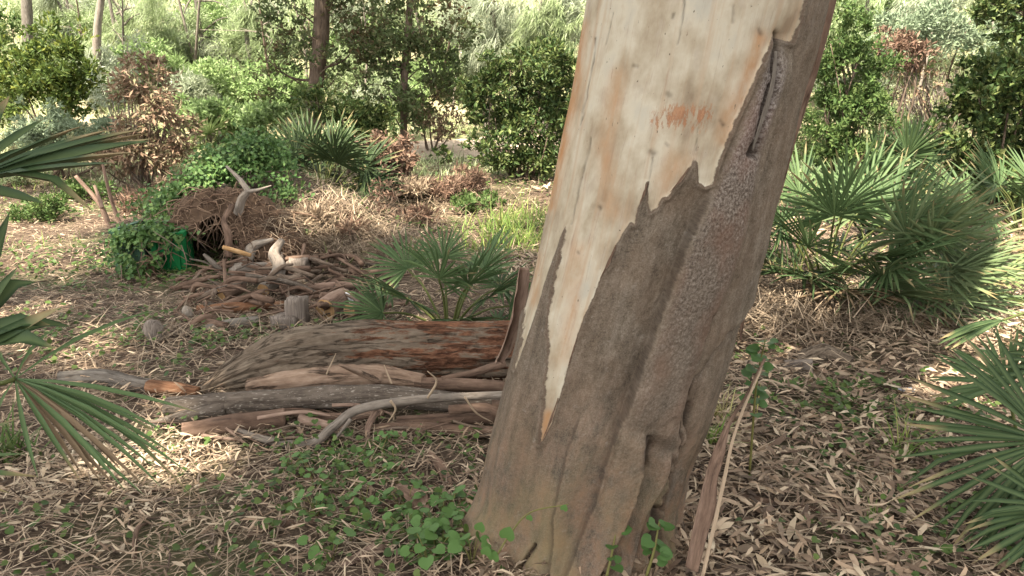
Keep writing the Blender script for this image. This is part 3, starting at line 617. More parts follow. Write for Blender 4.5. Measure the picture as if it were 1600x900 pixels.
# right edge: long strip hanging from the trunk
strip('bark_strip', [at(1306, -60, 2.42), at(1296, 10, 2.44), at(1272, 110, 2.5), at(1245, 200, 2.55), at(1218, 300, 2.58), at(1196, 370, 2.58)], [.02, .018, .013, .01, .009, .004], M['strip'], None, None, up=(0, -1, .2), curl=.6, parent=gum)
strip('bark_strip', [at(1190, 345, 2.6), at(1180, 400, 2.6), at(1168, 460, 2.62), at(1160, 500, 2.6), at(1157, 532, 2.58)], [.012, .02, .016, .010, .004], M['strip_dark'], None, None, up=(0, -1, .2), curl=.9, parent=gum)
strip('bark_strip', [at(1212, 80, 2.105), at(1207, 130, 2.10), at(1190, 190, 2.105), at(1176, 235, 2.112)], [.004, .007, .008, .003], M['bark_grey'], None, None, up=(.4, -1, .2), curl=.5, parent=gum, jag=.4)
for a_, b_, c_ in [((962, 383), (938, 436), .006), ((905, 518), (888, 572), .006), ((872, 622), (848, 688), .005), ((1010, 288), (1000, 318), .004), ((866, 470), (861, 540), .005), ((1076, 262), (1048, 300), .005), ((886, 356), (874, 425), .005)]:
    ya, yb = [YT - float(trunk_axis(float(at(p[0], p[1], 2.15)[2]))[1]) * math.sqrt(max(0, 1 - ((float(at(p[0], p[1], 2.15)[0]) - float(trunk_axis(float(at(p[0], p[1], 2.15)[2]))[0])) / .35) ** 2)) - .006 for p in (a_, b_)]
    A_, B_ = at(a_[0], a_[1], ya), at(b_[0], b_[1], yb); strip('bark_flake', [A_, (A_ + B_) / 2 + np.array([0, -.006, 0]), B_], [.002, c_, .001], M['strip_dark'], None, None, up=(.5, -1, .2), curl=.7, parent=gum, jag=.6, n=16, k=5, thick=.0015)
# left: curled sheet standing by the trunk
strip('curled_bark_sheet', [at(816, 418, 2.62), at(812, 450, 2.63), at(803, 500, 2.66), at(790, 540, 2.7), at(778, 565, 2.72)], [.034, .042, .045, .04, .03], M['strip'], 'brown curled bark sheet leaning on the left edge of the big trunk', 'bark', up=(.5, -1, .25), curl=1.25, jag=.3)
# dark sheet standing right of the trunk
strip('loose_bark_slab', [at(1080, 890, 1.98), at(1100, 800, 2.1), at(1118, 720, 2.2), at(1140, 660, 2.3), at(1165, 620, 2.4), at(1195, 560, 2.5)], [.030, .037, .027, .008, .006, .005], M['strip_dark'], 'long pinkish brown bark slab standing tilted right of the big trunk', 'bark', up=(.25, -1, .35), curl=.5, n=40, jag=.35)
strip('bark_sliver', [at(1098, 900, 1.95), at(1125, 780, 2.1), at(1150, 670, 2.28), at(1190, 575, 2.45)], [.006, .007, .006, .004], M['litter_pale'], 'thin pale sliver along the edge of the tilted bark slab', 'bark', up=(.25, -1, .35), curl=.4)

reseed(101)
# ------------------------------------------------------------------ logs and branches by the trunk
def limb(name, pts, rad, m, label=None, cat=None, group=None, sides=14, n=40, noise_=.12, ridge=.08, crack=0, flat=1.0, cut=None, seed=None, nscale=6, parent=None):
    seed = random.randint(1, 900) if seed is None else seed
    V, F, U = tube(pts, rad, sides, n, noise_, nscale, ridge, seed, flat, True, crack)
    o = mk(name, V, F, m, parent, attrs={'buv': U}, label=label, cat=cat, group=group)
    if cut is not None:                                  # sawn face, 2 mm proud of the end
        C = spline(np.asarray(pts, float), n); end = 0 if cut == 0 else -1; T = unit(C[1] - C[0]) * -1 if cut == 0 else unit(C[-1] - C[-2])
        ring = V[:sides] if cut == 0 else V[(n - 1) * sides:n * sides]
        ctr = ring.mean(0); rg = ctr + (ring - ctr) * .93 + T * .003
        k = np.arange(sides); Vc = np.vstack([rg, ctr + T * .004]); Fc = np.stack([k, (k + 1) % sides, np.full(sides, sides)], 1)
        if cut == 0: Fc = Fc[:, ::-1]
        mk('cut_face', Vc, Fc, M['cutwood'], o, attrs={'buv': (Vc - ctr)})
    return o
limb('fallen_log', [on(318, 614, .02), on(350, 596, .06), on(400, 578, .10), on(470, 562, .13), on(560, 553, .14), on(680, 550, .14), on(860, 549, .14)], [.02, .065, .105, .15, .163, .16, .156, .153], M['log'],
     'thick weathered fallen log with cracked grey and red bark behind the trunk', 'log', sides=110, n=260, noise_=.10, ridge=.16, crack=.13, seed=4, nscale=3)
limb('peeled_log', [on(390, 606, .07), on(450, 598, .09), on(520, 592, .10), on(590, 590, .10), on(662, 598, .09)], [.045, .060, .066, .062, .042], M['log_pink'], 'smooth pinkish peeled log with a knot lying against the fallen log', 'log', sides=40, n=110, seed=8, ridge=.22, crack=.10, noise_=.16)
limb('branch_stub', [on(596, 592, .14), on(560, 580, .2), on(530, 570, .26)], [.03, .018, .006], M['log_pink'], 'short pale broken stub sticking up from the peeled pinkish log', 'branch stub', n=12)
limb('split_branch', [on(650, 602, .08), on(720, 602, .09), on(800, 606, .09)], [.04, .034, .03], M['log_red'], 'reddish split branch between the peeled log and the big trunk', 'branch', ridge=.3)
limb('speckled_log', [on(262, 636, .05), on(330, 632, .07), on(420, 627, .09), on(520, 620, .10), on(600, 619, .10), on(700, 627, .09), on(810, 634, .08)], [.046, .05, .052, .055, .05, .045, .04], M['log_speck'], 'long dark log flecked with white lying in front of the peeled log', 'log', sides=40, n=160, seed=12, ridge=.2, crack=.09, noise_=.14)
limb('grey_branch', [on(362, 668, .04), on(420, 688, .035), on(485, 694, .03), on(520, 668, .08), on(560, 640, .14), on(640, 626, .17), on(720, 620, .18), on(800, 616, .18)], [.009, .016, .02, .02, .02, .019, .018, .017], M['branch_grey'], 'bent smooth grey branch lying across the front of the log heap', 'branch', sides=14, n=90, seed=3)
limb('grey_twig', [on(522, 688, .03), on(548, 655, .12)], [.005, .009], M['branch_grey'], 'thin grey twig forking from the bent grey branch', 'twig', n=8)
limb('short_log', [on(285, 674, .04), on(360, 664, .05), on(446, 655, .05)], [.036, .046, .045], M['log_red'], 'short brown log under the speckled log, its left end splintered', 'log', sides=22, n=60, seed=23, ridge=.3, crack=.12)
limb('grey_log', [on(92, 592, .03), on(160, 590, .04), on(210, 600, .04), on(262, 606, .04)], [.035, .042, .038, .03], M['bark_grey'], 'grey log with torn orange end on the left by the palm', 'log', sides=26, n=70, seed=31, ridge=.3, crack=.1)
limb('torn_orange_wood', [on(232, 604, .05), on(270, 607, .05), on(310, 612, .04)], [.036, .034, .02], M['orange'], 'torn orange rotten wood at the tip of the grey log', 'wood', n=40, ridge=.4, noise_=.25, sides=24)
limb('root_fork', [on(236, 664, .03), on(300, 650, .05), on(350, 638, .06)], [.022, .036, .042], M['log_speck'], 'dark tapering fork at the left end of the speckled log', 'branch', seed=40, ridge=.3)
mid = [([(702, 640, .12), (760, 638, .12), (800, 662, .05)], [.022, .025, .02], 'twisted brown branch with pale broken tip beside the trunk', 'log_red'),
       ([(620, 658, .05), (700, 656, .06), (800, 650, .06)], [.02, .03, .03], 'dark brown branch low in the heap left of the trunk', 'log_red'),
       ([(560, 672, .03), (650, 668, .04), (790, 676, .04)], [.018, .026, .024], 'dark lowest branch of the heap, nearest the green creepers', 'log_red'),
       ([(590, 640, .12), (575, 668, .06), (577, 694, .02)], [.016, .014, .007], 'red upright broken stick under the bent grey branch', 'strip'),
       ([(430, 642, .05), (520, 652, .05), (600, 646, .05)], [.014, .022, .016], 'brown branch tucked beneath the middle of the speckled log', 'log_red'),
       ([(690, 592, .12), (740, 582, .14), (790, 566, .18)], [.012, .018, .02], 'brown stick rising towards the trunk above the split branch', 'log_red'),
       ([(770, 640, .1), (815, 640, .1)], [.045, .04], 'dark log end showing beside the trunk', 'log_red'),
       ([(470, 656, .04), (540, 670, .04)], [.026, .012], 'pale brown split stick below the speckled log', 'strip')]
for pts, rad, lab, mm in mid: limb('broken_branch', [on(*p) for p in pts], rad, M[mm], lab, 'branch', sides=14, n=30, ridge=.25, noise_=.2)
for k in range(26):
    px = random.uniform(330, 780); py = random.uniform(640, 690); q = on(px, py, random.uniform(.01, .07)); a_ = random.gauss(0, .5); L_ = random.uniform(.06, .22); dv = np.array([math.cos(a_), math.sin(a_) * .6, random.uniform(-.2, .25)]) * L_; r_ = random.choice([.004, .006, .009])
    mm = random.choice(['log_red', 'strip', 'bark_brown'])
    limb('heap_stick', [q - dv, q + rng.normal(size=3) * .015, q + dv], [r_, r_, r_ * .6], M[mm], f"{'thin' if r_ < .006 else 'thicker'} {HUE[mm]} stick jutting from the {third(py, 658, 674, ('top', 'middle', 'bottom'))} {third(px, 480, 630, ('left', 'centre', 'right'))} of the log heap", 'stick', 'sticks jutting from the log heap', sides=6, n=10)
pale = [([(668, 622, .2), (682, 596, .27), (668, 580, .32)], .006), ([(610, 626, .2), (618, 640, .16), (606, 660, .1)], .006), ([(726, 620, .22), (744, 645, .14), (770, 660, .08)], .005), ([(612, 600, .2), (600, 570, .28)], .005), ([(510, 585, .2), (525, 552, .3)], .004)]
for pts, r_ in pale: limb('pale_twig', [on(*p) for p in pts], [r_, r_ * .8, r_ * .4], M['litter_pale'], 'thin pale twig sticking out of the log heap', 'twig', 'pale twigs on the log heap', sides=6, n=12)
reseed(102)
# sticks lying in the foreground litter
fg = [([(385, 845), (430, 826), (500, 818), (600, 782)], [.008, .017, .016, .01], 'reddish stick lying among creepers in the left foreground', 'log_red'), ([(535, 890), (590, 862), (625, 842)], [.01, .022, .02], 'bent brown branch end in front of the creepers', 'strip'),
      ([(470, 757), (538, 752)], [.014, .012], 'short reddish stick in the creepers below the log heap', 'log_red'), ([(595, 800), (670, 770), (700, 762)], [.012, .014, .008], 'brown stick pointing at the trunk among creepers', 'log_red'),
      ([(1130, 770), (1190, 788), (1300, 806), (1325, 802)], [.006, .012, .012, .005], 'long brown stick lying on the litter right of the trunk', 'log_red'), ([(1310, 842), (1350, 868), (1392, 880)], [.006, .009, .004], 'dark twig in the litter at lower right', 'log_red'),
      ([(185, 780), (250, 770), (300, 765)], [.004, .007, .004], 'thin stick on pale litter at left', 'log_red'), ([(1095, 862), (1120, 898), (1135, 920)], [.01, .012, .012], 'pale stick at the foot of the bark slab', 'strip')]
for pts, rad, lab, mm in fg:
    P = [gr(a, b) + np.array([0, 0, .015]) for a, b in pts]; limb('stick', P, rad, M[mm], lab, 'stick', n=30, ridge=.15)
limb('upright_stick', [gr(210, 893), gr(228, 850) + np.array([0, -.05, .08]), at(236, 815, 2.55)], [.007, .008, .004], M['log_red'], 'short dark stick poking up from the litter at lower left', 'stick')
strip('bark_scrap', [gr(622, 775) + [0, 0, .05], gr(650, 800) + [0, 0, .06], gr(672, 828) + [0, 0, .01]], [.012, .045, .03], M['strip_dark'], 'dark brown bark scrap tilted among the creepers', 'bark', curl=.3)
strip('bark_scrap', [gr(668, 722) + [0, 0, .05], gr(690, 745) + [0, 0, .04], gr(702, 765) + [0, 0, .01]], [.01, .03, .02], M['strip_dark'], 'small dark bark scrap behind the creepers close to the trunk', 'bark', curl=.4)
strip('bark_scrap', [gr(505, 765) + [0, 0, .02], gr(540, 768) + [0, 0, .03]], [.02, .016], M['litter_pale'], 'pale bark chip lying among creepers below the log heap', 'bark', n=10)

reseed(103)
# ------------------------------------------------------------------ debris pile, mound, box
def debris():
    for k in range(230):
        px = random.uniform(290, 600); py = random.uniform(432 - max(0, px - 380) * .12, 525)
        if py > 505 and px > 430: continue
        c = gr(px, py); a = random.gauss(0, 1.0) + (3.14 if random.random() < .5 else 0); ln = random.uniform(.12, .55); r_ = random.choice([.004, .006, .007, .009, .012, .016, .022]); lift = random.uniform(.0, .15) * sst(600, 470, px) * sst(270, 340, px) * sst(540, 480, py)
        dx = np.array([math.cos(a), math.sin(a) * .7, random.uniform(-.35, .38)]) * ln / 2; bend = np.array([random.uniform(-.06, .06), random.uniform(-.06, .06), random.uniform(-.02, .05)])
        c = c + np.array([0, 0, lift + r_])
        mm = random.choice(['log_red', 'log_red', 'bark_brown', 'strip_dark', 'log_red', 'log_speck']); tl = dx[2] / (np.linalg.norm(dx) + 1e-6); lb = f"{third(r_, .0065, .013, ('thin', 'middling', 'thick'))} {'long' if ln > .33 else 'short'} {HUE[mm]} stick {'tilted up' if abs(tl) > .35 else 'lying flat'} at the {third(py, 455, 488, ('back', 'middle', 'front'))} {third(px, 390, 480, ('left', 'centre', 'right'))} of the debris pile"
        limb('debris_stick', [c - dx, c + bend, c + dx], [r_, r_ * 1.05, r_ * .6], M[mm], lb, 'stick', 'sticks in the debris pile', sides=9, n=16, ridge=.3, noise_=.3, nscale=14)
debris()
limb('sawn_branch', [on(412, 453, .06), on(430, 436, .10), on(436, 415, .17), on(428, 397, .22), on(440, 376, .3)], [.052, .055, .048, .042, .026], M['branch_grey'], 'curved sawn branch with a pale cut face on the debris pile', 'branch', sides=18, n=40, cut=0)
limb('sawn_stub', [on(346, 461, .10), on(356, 455, .11), on(374, 448, .10)], [.048, .052, .05], M['log_red'], 'sawn stub showing an orange cut face left in the debris pile', 'branch', sides=18, n=20, cut=0)
limb('bleached_root', [on(362, 434, .02), on(384, 408, .12), on(396, 386, .22), on(426, 374, .3)], [.055, .055, .042, .012], M['driftwood'], 'curved bleached grey root rising from the debris pile', 'root', sides=16, n=36)
limb('crossing_branch', [on(360, 424, .06), on(400, 418, .1), on(432, 414, .1)], [.03, .04, .03], M['branch_grey'], 'grey brown branch lying behind the curved sawn branch', 'branch')
rb_ = at(372, 334, 6.3); rt = thing('forked_root', 'pale forked dead root on top of the mound above the hole', 'root', rb_); fy = 6.3
limb('root_stem', [rb_, at(378, 312, fy - .03), at(388, 298, fy - .05)], [.036, .034, .026], M['driftwood'], parent=rt, ridge=.25); limb('root_arm', [at(388, 299, fy - .05), at(375, 281, fy), at(354, 260, fy + .1)], [.025, .019, .010], M['driftwood'], parent=rt, ridge=.25); limb('root_arm', [at(387, 299, fy - .05), at(402, 297, fy - .1), at(424, 290, fy - .1)], [.02, .013, .005], M['driftwood'], parent=rt, ridge=.25)
limb('leaning_root', [at(358, 402, 5.9), at(356, 365, 5.95), at(350, 345, 6.05), at(362, 322, 6.25)], [.026, .028, .02, .024], M['log_red'], 'grey root hanging on the right side of the dark hole', 'root')
limb('pale_pole', [at(348, 386, 5.75), at(372, 393, 5.8), at(392, 399, 5.85)], [.016, .018, .014], M['cutwood'], 'short yellowish pole beside the dark hole in the mound', 'pole')
limb('horn_stick', [on(318, 397, .22), on(332, 410, .15), on(350, 428, .05)], [.01, .02, .022], M['branch_grey'], 'grey horn shaped stick in front of the dark hole', 'stick')
limb('leaning_stick', [at(350, 408, 5.5), at(352, 440, 5.4), at(354, 466, 5.3)], [.012, .014, .01], M['log_red'], 'thin upright stick beside the orange sawn stub', 'stick')
limb('split_log', [on(310, 484, .05), on(370, 481, .07), on(445, 477, .05)], [.03, .036, .03], M['orange'], 'split red brown log across the front of the debris pile', 'log', ridge=.3)
limb('grey_billet', [on(318, 515, .03), on(360, 506, .05), on(404, 500, .05)], [.024, .03, .028], M['bark_grey'], 'small grey billet lying in the debris pile near the fallen log', 'log')
limb('long_stick', [on(440, 453, .05), on(500, 448, .07), on(560, 445, .06), on(604, 452, .03)], [.022, .03, .024, .014], M['strip'], 'long pinkish stick along the back of the debris pile', 'stick')
limb('sloping_stick', [on(520, 398, .1), on(556, 420, .08), on(590, 438, .05), on(612, 442, .05)], [.012, .016, .014, .01], M['log_red'], 'thin stick sloping down to the middle palm', 'stick')
def lump(name, c, rx, ry, rz, m, label, cat, seed=1, pw=.5):
    u = np.linspace(0, 2 * np.pi, 20, endpoint=False); v = np.linspace(.02, np.pi - .02, 14); U, W_ = np.meshgrid(u, v)
    d = np.stack([np.cos(U) * np.sin(W_), np.sin(U) * np.sin(W_), np.cos(W_)], -1).reshape(-1, 3); d = np.sign(d) * np.abs(d) ** pw / (np.max(np.abs(d) ** pw, 1, keepdims=True)) * .8 + d * .2 if pw < 1 else d
    V = np.asarray(c) + d * np.array([rx, ry, rz]) * (.8 + .4 * fbm(d * 2.2 + seed, 3, seed))[:, None]
    i = np.arange(13)[:, None] * 20; j = np.arange(20)[None]; F = np.stack([i + j, i + (j + 1) % 20, i + 20 + (j + 1) % 20, i + 20 + j], -1).reshape(-1, 4)
    return mk(name, V, F[:, ::-1], m, attrs={'buv': d * .2}, label=label, cat=cat)
lump('wood_block', on(465, 490, .08), .065, .06, .11, M['stone'], 'upright grey weathered wood block at the front of the debris pile', 'wood', 3)
lump('wood_block', on(446, 504, .04), .08, .06, .05, M['stone'], 'grey weathered block lying left of the upright wood block', 'wood', 6)
lump('wood_block', on(466, 424, .08), .08, .07, .10, M['stone'], 'grey stump block at the back of the debris pile under green plants', 'wood', 8)
lump('grey_rock', on(240, 520, .06), .06, .05, .08, M['stone'], 'rounded grey stump among plants left of the debris pile', 'stump', 9, 1)
lump('pale_root_tip', on(293, 490, .06), .035, .03, .05, M['driftwood'], 'small pointed pale root tip in the debris pile', 'root', 5, 1)
limb('sawn_log', [on(508, 484, .07), on(522, 475, .08), on(536, 466, .08)], [.075, .078, .07], M['strip'], 'short log with bright orange sawn face beside the middle palm', 'log', sides=18, n=16, cut=0)
limb('sawn_log', [on(546, 486, .05), on(558, 481, .05)], [.05, .05], M['strip'], 'small orange sawn block half hidden by the middle palm', 'log', sides=14, n=8, cut=0)
lump('white_scrap', on(543, 472, .07), .05, .03, .07, M['white'], 'crumpled white scrap behind the orange sawn log', 'scrap', 2, 1)
# hollow root dome
def dome():
    t = thing('root_dome', 'mound of matted brown roots with a dark hollow facing the clearing', 'mound', gr(330, 425))
    c = at(372, 400, 6.55); c[2] = gz(c[0], c[1]) - .1; HU, HW, HA, HB = -.1, .12, .50, .95
    u = np.linspace(-np.pi, np.pi, 96); v = np.linspace(0, np.pi / 2, 34); U, W_ = np.meshgrid(u, v)
    d = np.stack([np.sin(U) * np.cos(W_), -np.cos(U) * np.cos(W_), np.sin(W_)], -1).reshape(-1, 3)
    for nm, sc in (('root_mat', 1.0),):
        rr = (.68 + .7 * fbm(d * 2.5 + 2, 4, 14)) * sc; V = c + d * np.array([.68, .66, .60]) * rr[:, None] + np.array([0, 0, -.04])
        hv = (((U - HU) / HA) ** 2 + ((W_ - HW) / HB) ** 2).ravel() + .5 * (fbm(d * 7, 2, 3) - .5) < 1
        i = np.arange(33)[:, None] * 96; j = np.arange(95)[None]; F = np.stack([i + j, i + j + 1, i + 96 + j + 1, i + 96 + j], -1).reshape(-1, 4)
        if sc == 1: F = F[~hv[F].any(1)]
        else:
            keep = np.abs(((U - HU + np.pi) % (2 * np.pi) - np.pi)).ravel() < 1.1; F = F[keep[F].all(1)]; V = V + np.array([0, .22, 0])
        mk(nm, V, F, M['soil'], t)
    a = Acc(); fm = []
    for k in range(1500):
        dd = unit(rng.normal(size=3)); dd[2] = abs(dd[2]); dd[1] = -abs(dd[1]) if random.random() < .85 else dd[1]; dd = unit(dd)
        uu = math.atan2(dd[0], -dd[1]); ww = math.asin(dd[2]); hq = ((uu - HU) / HA) ** 2 + ((ww - HW) / HB) ** 2
        if hq < 1.0: continue
        rr = (.68 + .7 * float(fbm(dd[None] * 2.5 + 2, 4, 14)[0])); p = c + dd * np.array([.68, .66, .60]) * rr + np.array([0, 0, -.03]); hang = .13 if hq < 1.9 and ww > .6 else .04
        if uu < -.75 and dd[2] < .6: continue
        q = p + np.array([random.gauss(0, .09), random.gauss(-.03, .04), -abs(random.gauss(hang, .07))]); r_ = random.uniform(.002, .006)
        a.addm(*tube([p, (p + q) / 2 + np.array([random.gauss(0, .03), -.02, random.gauss(.03, .02)]), q], [r_, r_, r_ * .5], 4, 5, caps=False))
    o = a.build('root_fibres', M['fibre'], t); o['kind'] = 'stuff'
dome()
# green plastic crate half buried under ivy
def thatch():
    """straw and dead leaves lying on the root dome and its flank"""
    n = 2600; u = rng.uniform(-1.5, 1.5, n); k = u > -.1; u = u[k]; n = len(u); c = gr(430, 385); x = -2.25 + u * .9 + .35; y = 6.2 + .75 * rng.random(n); z = terrain(x, y)
    rx = (x + 2.3) / .80; ry = (y - 6.55) / .68; q = 1 - rx ** 2 - ry ** 2; top = np.where(q > 0, gz(-2.3, 6.55) - .12 + .52 * np.sqrt(np.clip(q, 0, 1)), -9); z = np.maximum(z, top) + .05 * rng.random(n)
    hole = (x < -2.0) & (y < 6.4); x, y, z = x[~hole], y[~hole], z[~hole]; n = len(x)
    V, F = blades(np.stack([x, y, z], 1), unit(rng.normal(size=(n, 3)) * np.array([1, .7, .3]) + np.array([.3, -.3, 0])), .08 + .14 * rng.random(n), .005 + .006 * rng.random(n), .5 * rng.random(n), 3)
    mk('dead_straw', V, F, M['straw'], kind='stuff', smooth=False, label='dry straw and dead leaves sliding down the mound', cat='straw')
thatch()
def panel(name, p0, p1, h, m, parent, ribs=3):
    p0 = np.array(p0, float); p1 = np.array(p1, float); ax = unit(p1 - p0); n = np.array([ax[1], -ax[0], 0]); L = np.linalg.norm(p1 - p0); a = Acc()
    def box(x0, x1, y0, y1, z0, z1):
        V = np.array([p0 + ax * x + n * y + np.array([0, 0, z]) for x in (x0, x1) for y in (y0, y1) for z in (z0, z1)]); a.addm(V, [np.array([(0, 1, 3, 2), (4, 6, 7, 5), (0, 4, 5, 1), (2, 3, 7, 6), (0, 2, 6, 4), (1, 5, 7, 3)])])
    box(0, L, -.02, 0, 0, h); box(-.012, L + .012, -.03, .014, h, h + .035)
    for k in range(ribs): x = L * (k + .5) / ribs; box(x - .012, x + .012, .0005, .012, .02, h - .02)
    return a.build(name, m, parent, smooth=False)
bx0, bx1, bx2 = gr(241, 432), gr(292, 430), gr(182, 428)
for b_ in (bx0, bx1, bx2): b_[2] -= .03
bin_ = thing('green_crate', 'bright green plastic crate half buried under ivy left of the hollow', 'crate', bx0)
panel('front_panel', bx0, bx1, .34, M['green_plastic'], bin_); panel('side_panel', bx1, bx1 + np.array([-.05, .26, 0]), .34, M['green_plastic'], bin_); panel('back_panel', bx0 + np.array([-.04, .27, 0]), bx1 + np.array([-.05, .26, 0]), .34, M['green_plastic'], bin_, 2)
db = thing('shaded_green_crate', 'green crate darkened in colour for shade, overgrown with ivy left of the bright one', 'crate', bx2)
panel('front_panel', bx2, bx0 + np.array([-.05, 0, 0]), .36, M['green_shaded'], db); panel('side_panel', bx2 + np.array([.06, .42, 0]), bx2, .36, M['green_shaded'], db); panel('back_panel', bx0 + np.array([-.02, .43, 0]), bx2 + np.array([.06, .42, 0]), .36, M['green_shaded'], db, 2)

reseed(104)
# ------------------------------------------------------------------ leafy things
def leafy(name, label, cat, base, blobs, n, L, W, m, group=None, clump=2.0, thr=.42, shell=.5, seed=0, stems=6, up=.3, out=.6, part='foliage', stem_m='bark_brown', stem_r=.02, trunk=None, droop=0):
    """shrub or tree: Empty > stems (or trunk, limbs) and foliage"""
    t = thing(name, label, cat, base, group)
    P, d = cloud(blobs, n, clump, thr, shell, seed); D = rand_dirs(d, up - droop, out); N = unit(d + rng.normal(size=d.shape) * .7 + np.array([0, 0, .6]))
    V, F = leaf2(P, D, N, L * (.6 + .8 * rng.random(len(P))), W * (.6 + .8 * rng.random(len(P))))
    mk(part, V, F, m, t, smooth=False)
    if trunk is not None:
        tp, tr = trunk; V, F, U = tube(tp, tr, 12, 30, .12, 4, .12, seed + 1); mk('trunk', V, F, M[stem_m], t, attrs={'buv': U})
    if stems:
        a = Acc(); src = np.array(base, float)
        for k in range(stems):
            b = blobs[k % len(blobs)]; e = np.array(b[:3]) + rng.normal(size=3) * .35 * np.array(b[3:6])
            if trunk is not None:
                C = spline(trunk[0], 20); j = int(np.argmin(np.abs(C[:, 2] - (e[2] - .35)))); s = C[j]
            else: s = src + rng.normal(size=3) * np.array([.08, .08, 0])
            mid_ = (s + e) / 2 + rng.normal(size=3) * .08; r_ = stem_r * random.uniform(.6, 1.2); a.addm(*tube([s, mid_, e], [r_, r_ * .7, r_ * .3], 5, 7))
        a.build('branches', M[stem_m], t)
    return t
def blob(px, py, Y, rx, rz, ry=None):
    """an ellipsoid of leaves round a place; radii in photograph pixels at that distance"""
    p = at(px, py, Y); s = Y * 1.03 / FPX; return (p[0], p[1], p[2], rx * s, (ry or rx) * s, rz * s)
def base_at(px, py, Y=None):
    if Y is None: return gr(px, py)
    p = at(px, py, Y); return np.array([p[0], p[1], gz(p[0], p[1])])
# left
leafy('evergreen_bush', 'dense dark evergreen bush with yellow green tips at upper left', 'bush', base_at(75, 200, 13), [blob(20, 120, 13, 45, 50), blob(70, 95, 13, 50, 50), blob(110, 110, 13, 40, 55), blob(60, 150, 12.8, 55, 40), blob(115, 160, 12.8, 30, 35), blob(-40, 130, 13, 50, 70)], 7000, .10, .045, M['yellowish'], clump=3, thr=.4, seed=3)
leafy('grey_green_shrub', 'low pale grey green shrub below the dark evergreen bush', 'shrub', base_at(90, 235, 11.5), [blob(75, 200, 11.5, 45, 32), blob(120, 215, 11.5, 35, 28), blob(40, 225, 11.4, 40, 25), blob(170, 205, 11.6, 30, 18)], 3600, .08, .03, M['bluegreen'], seed=5, thr=.45)
leafy('brown_vine_shrub', 'tall rust brown withered shrub left of the mound', 'shrub', base_at(240, 275, 10.5), [blob(240, 150, 10.5, 38, 55), blob(250, 200, 10.5, 40, 55), blob(225, 240, 10.4, 50, 40), blob(180, 250, 10.5, 30, 30), blob(215, 130, 10.6, 22, 40)], 5200, .09, .03, M['rust'], seed=7, thr=.40, stems=14, droop=.5)
leafy('twiggy_shrub', 'bare grey twiggy shrub top beside the rust brown shrub', 'shrub', base_at(205, 240, 11.2), [blob(205, 105, 11.2, 28, 45), blob(170, 150, 11.2, 22, 40)], 800, .06, .02, M['grey_olive'], seed=9, stems=16, stem_m='branch_grey', stem_r=.014)
leafy('gorse_bush', 'dark green bush at the upper left corner of the slope', 'bush', base_at(0, 90, 17), [blob(5, 40, 17, 32, 28), blob(-30, 60, 17, 40, 35)], 2200, .09, .035, M['midgreen'], seed=10)
def sapling(name, label, pts, rad, m='bark_grey', cat='trunk', group=None): return limb(name, pts, rad, M[m], label, cat, group, sides=12, n=30)
for args in [('pale_tree', 'pale grey tree trunk at the upper left corner', [base_at(45, 140, 16.5), at(44, 60, 16.5), at(38, -60, 16.5)], [.12, .1, .09], 'bark_grey', 'tree'),
             ('leaning_tree', 'thin pale trunk leaning right near the top left', [base_at(148, 120, 15), at(152, 50, 15), at(164, -40, 15)], [.08, .07, .055], 'driftwood', 'tree'),
             ('dead_sapling', 'bare forked sapling stem below the near palm frond', [base_at(170, 345, 8), at(155, 318, 8), at(118, 275, 8)], [.03, .024, .018], 'strip', 'sapling'),
             ('dead_sapling', 'short bare stem leaning against the forked sapling', [at(160, 325, 7.9), at(148, 290, 8)], [.02, .015], 'strip', 'sapling'),
             ('dead_sapling', 'thin bare stem right of the forked sapling', [base_at(186, 340, 8.2), at(172, 305, 8.2), at(160, 255, 8.2)], [.022, .018, .012], 'strip', 'sapling')]: sapling(*args)
# ivy over the mound and crates
def ivy(name, label, pts, n, spread, L=.055, m='ivy', lift=.10):
    t = thing(name, label, 'ivy', gr(*pts[len(pts) // 2][:2]))
    C = []
    for k in range(n):
        i = random.randrange(len(pts)); px, py, Y = pts[i]; p = at(px, py, Y); C.append(p)
    C = np.array(C); P = C + rng.normal(size=C.shape) * np.array(spread); P[:, 2] = np.maximum(P[:, 2], terrain(P[:, 0], P[:, 1]) + .02 + lift * rng.random(n))
    keep = fbm(P * 5, 3, 31) > .36; P = P[keep]; n = len(P)
    D = unit(rng.normal(size=P.shape) * .6 + np.array([0, -.5, -.5])); N = unit(np.array([0, -.6, .8]) + rng.normal(size=P.shape) * .45)
    V, F = leaf2(P, D, N, L * (.6 + .8 * rng.random(n)), L * .8 * (.6 + .8 * rng.random(n)), .12); mk('foliage', V, F, M[m], t, smooth=False)
    a = Acc()
    for k in range(14):
        p = P[random.randrange(n)]; q = p + np.array([random.gauss(0, .15), -.03, -.2]); a.addm(*tube([p, (p + q) / 2 + np.array([.03, -.03, 0]), q], [.004, .004, .002], 4, 5))
    a.build('vines', M['twig'], t); return t
ivy('ivy_mound', 'glossy green ivy mound covering the brow above the forked root', [(335, 262, 7.3), (352, 245, 7.4), (378, 232, 7.5), (408, 228, 7.5), (430, 250, 7.4), (405, 250, 7.4), (312, 282, 7.2), (292, 300, 7.1), (390, 218, 7.6), (425, 275, 7.2), (438, 295, 7.1), (345, 268, 7.25), (418, 235, 7.5), (370, 255, 7.3), (300, 290, 7.1), (318, 275, 7.2), (280, 312, 7.0), (268, 322, 6.9)], 7600, (.10, .12, .06), .042)
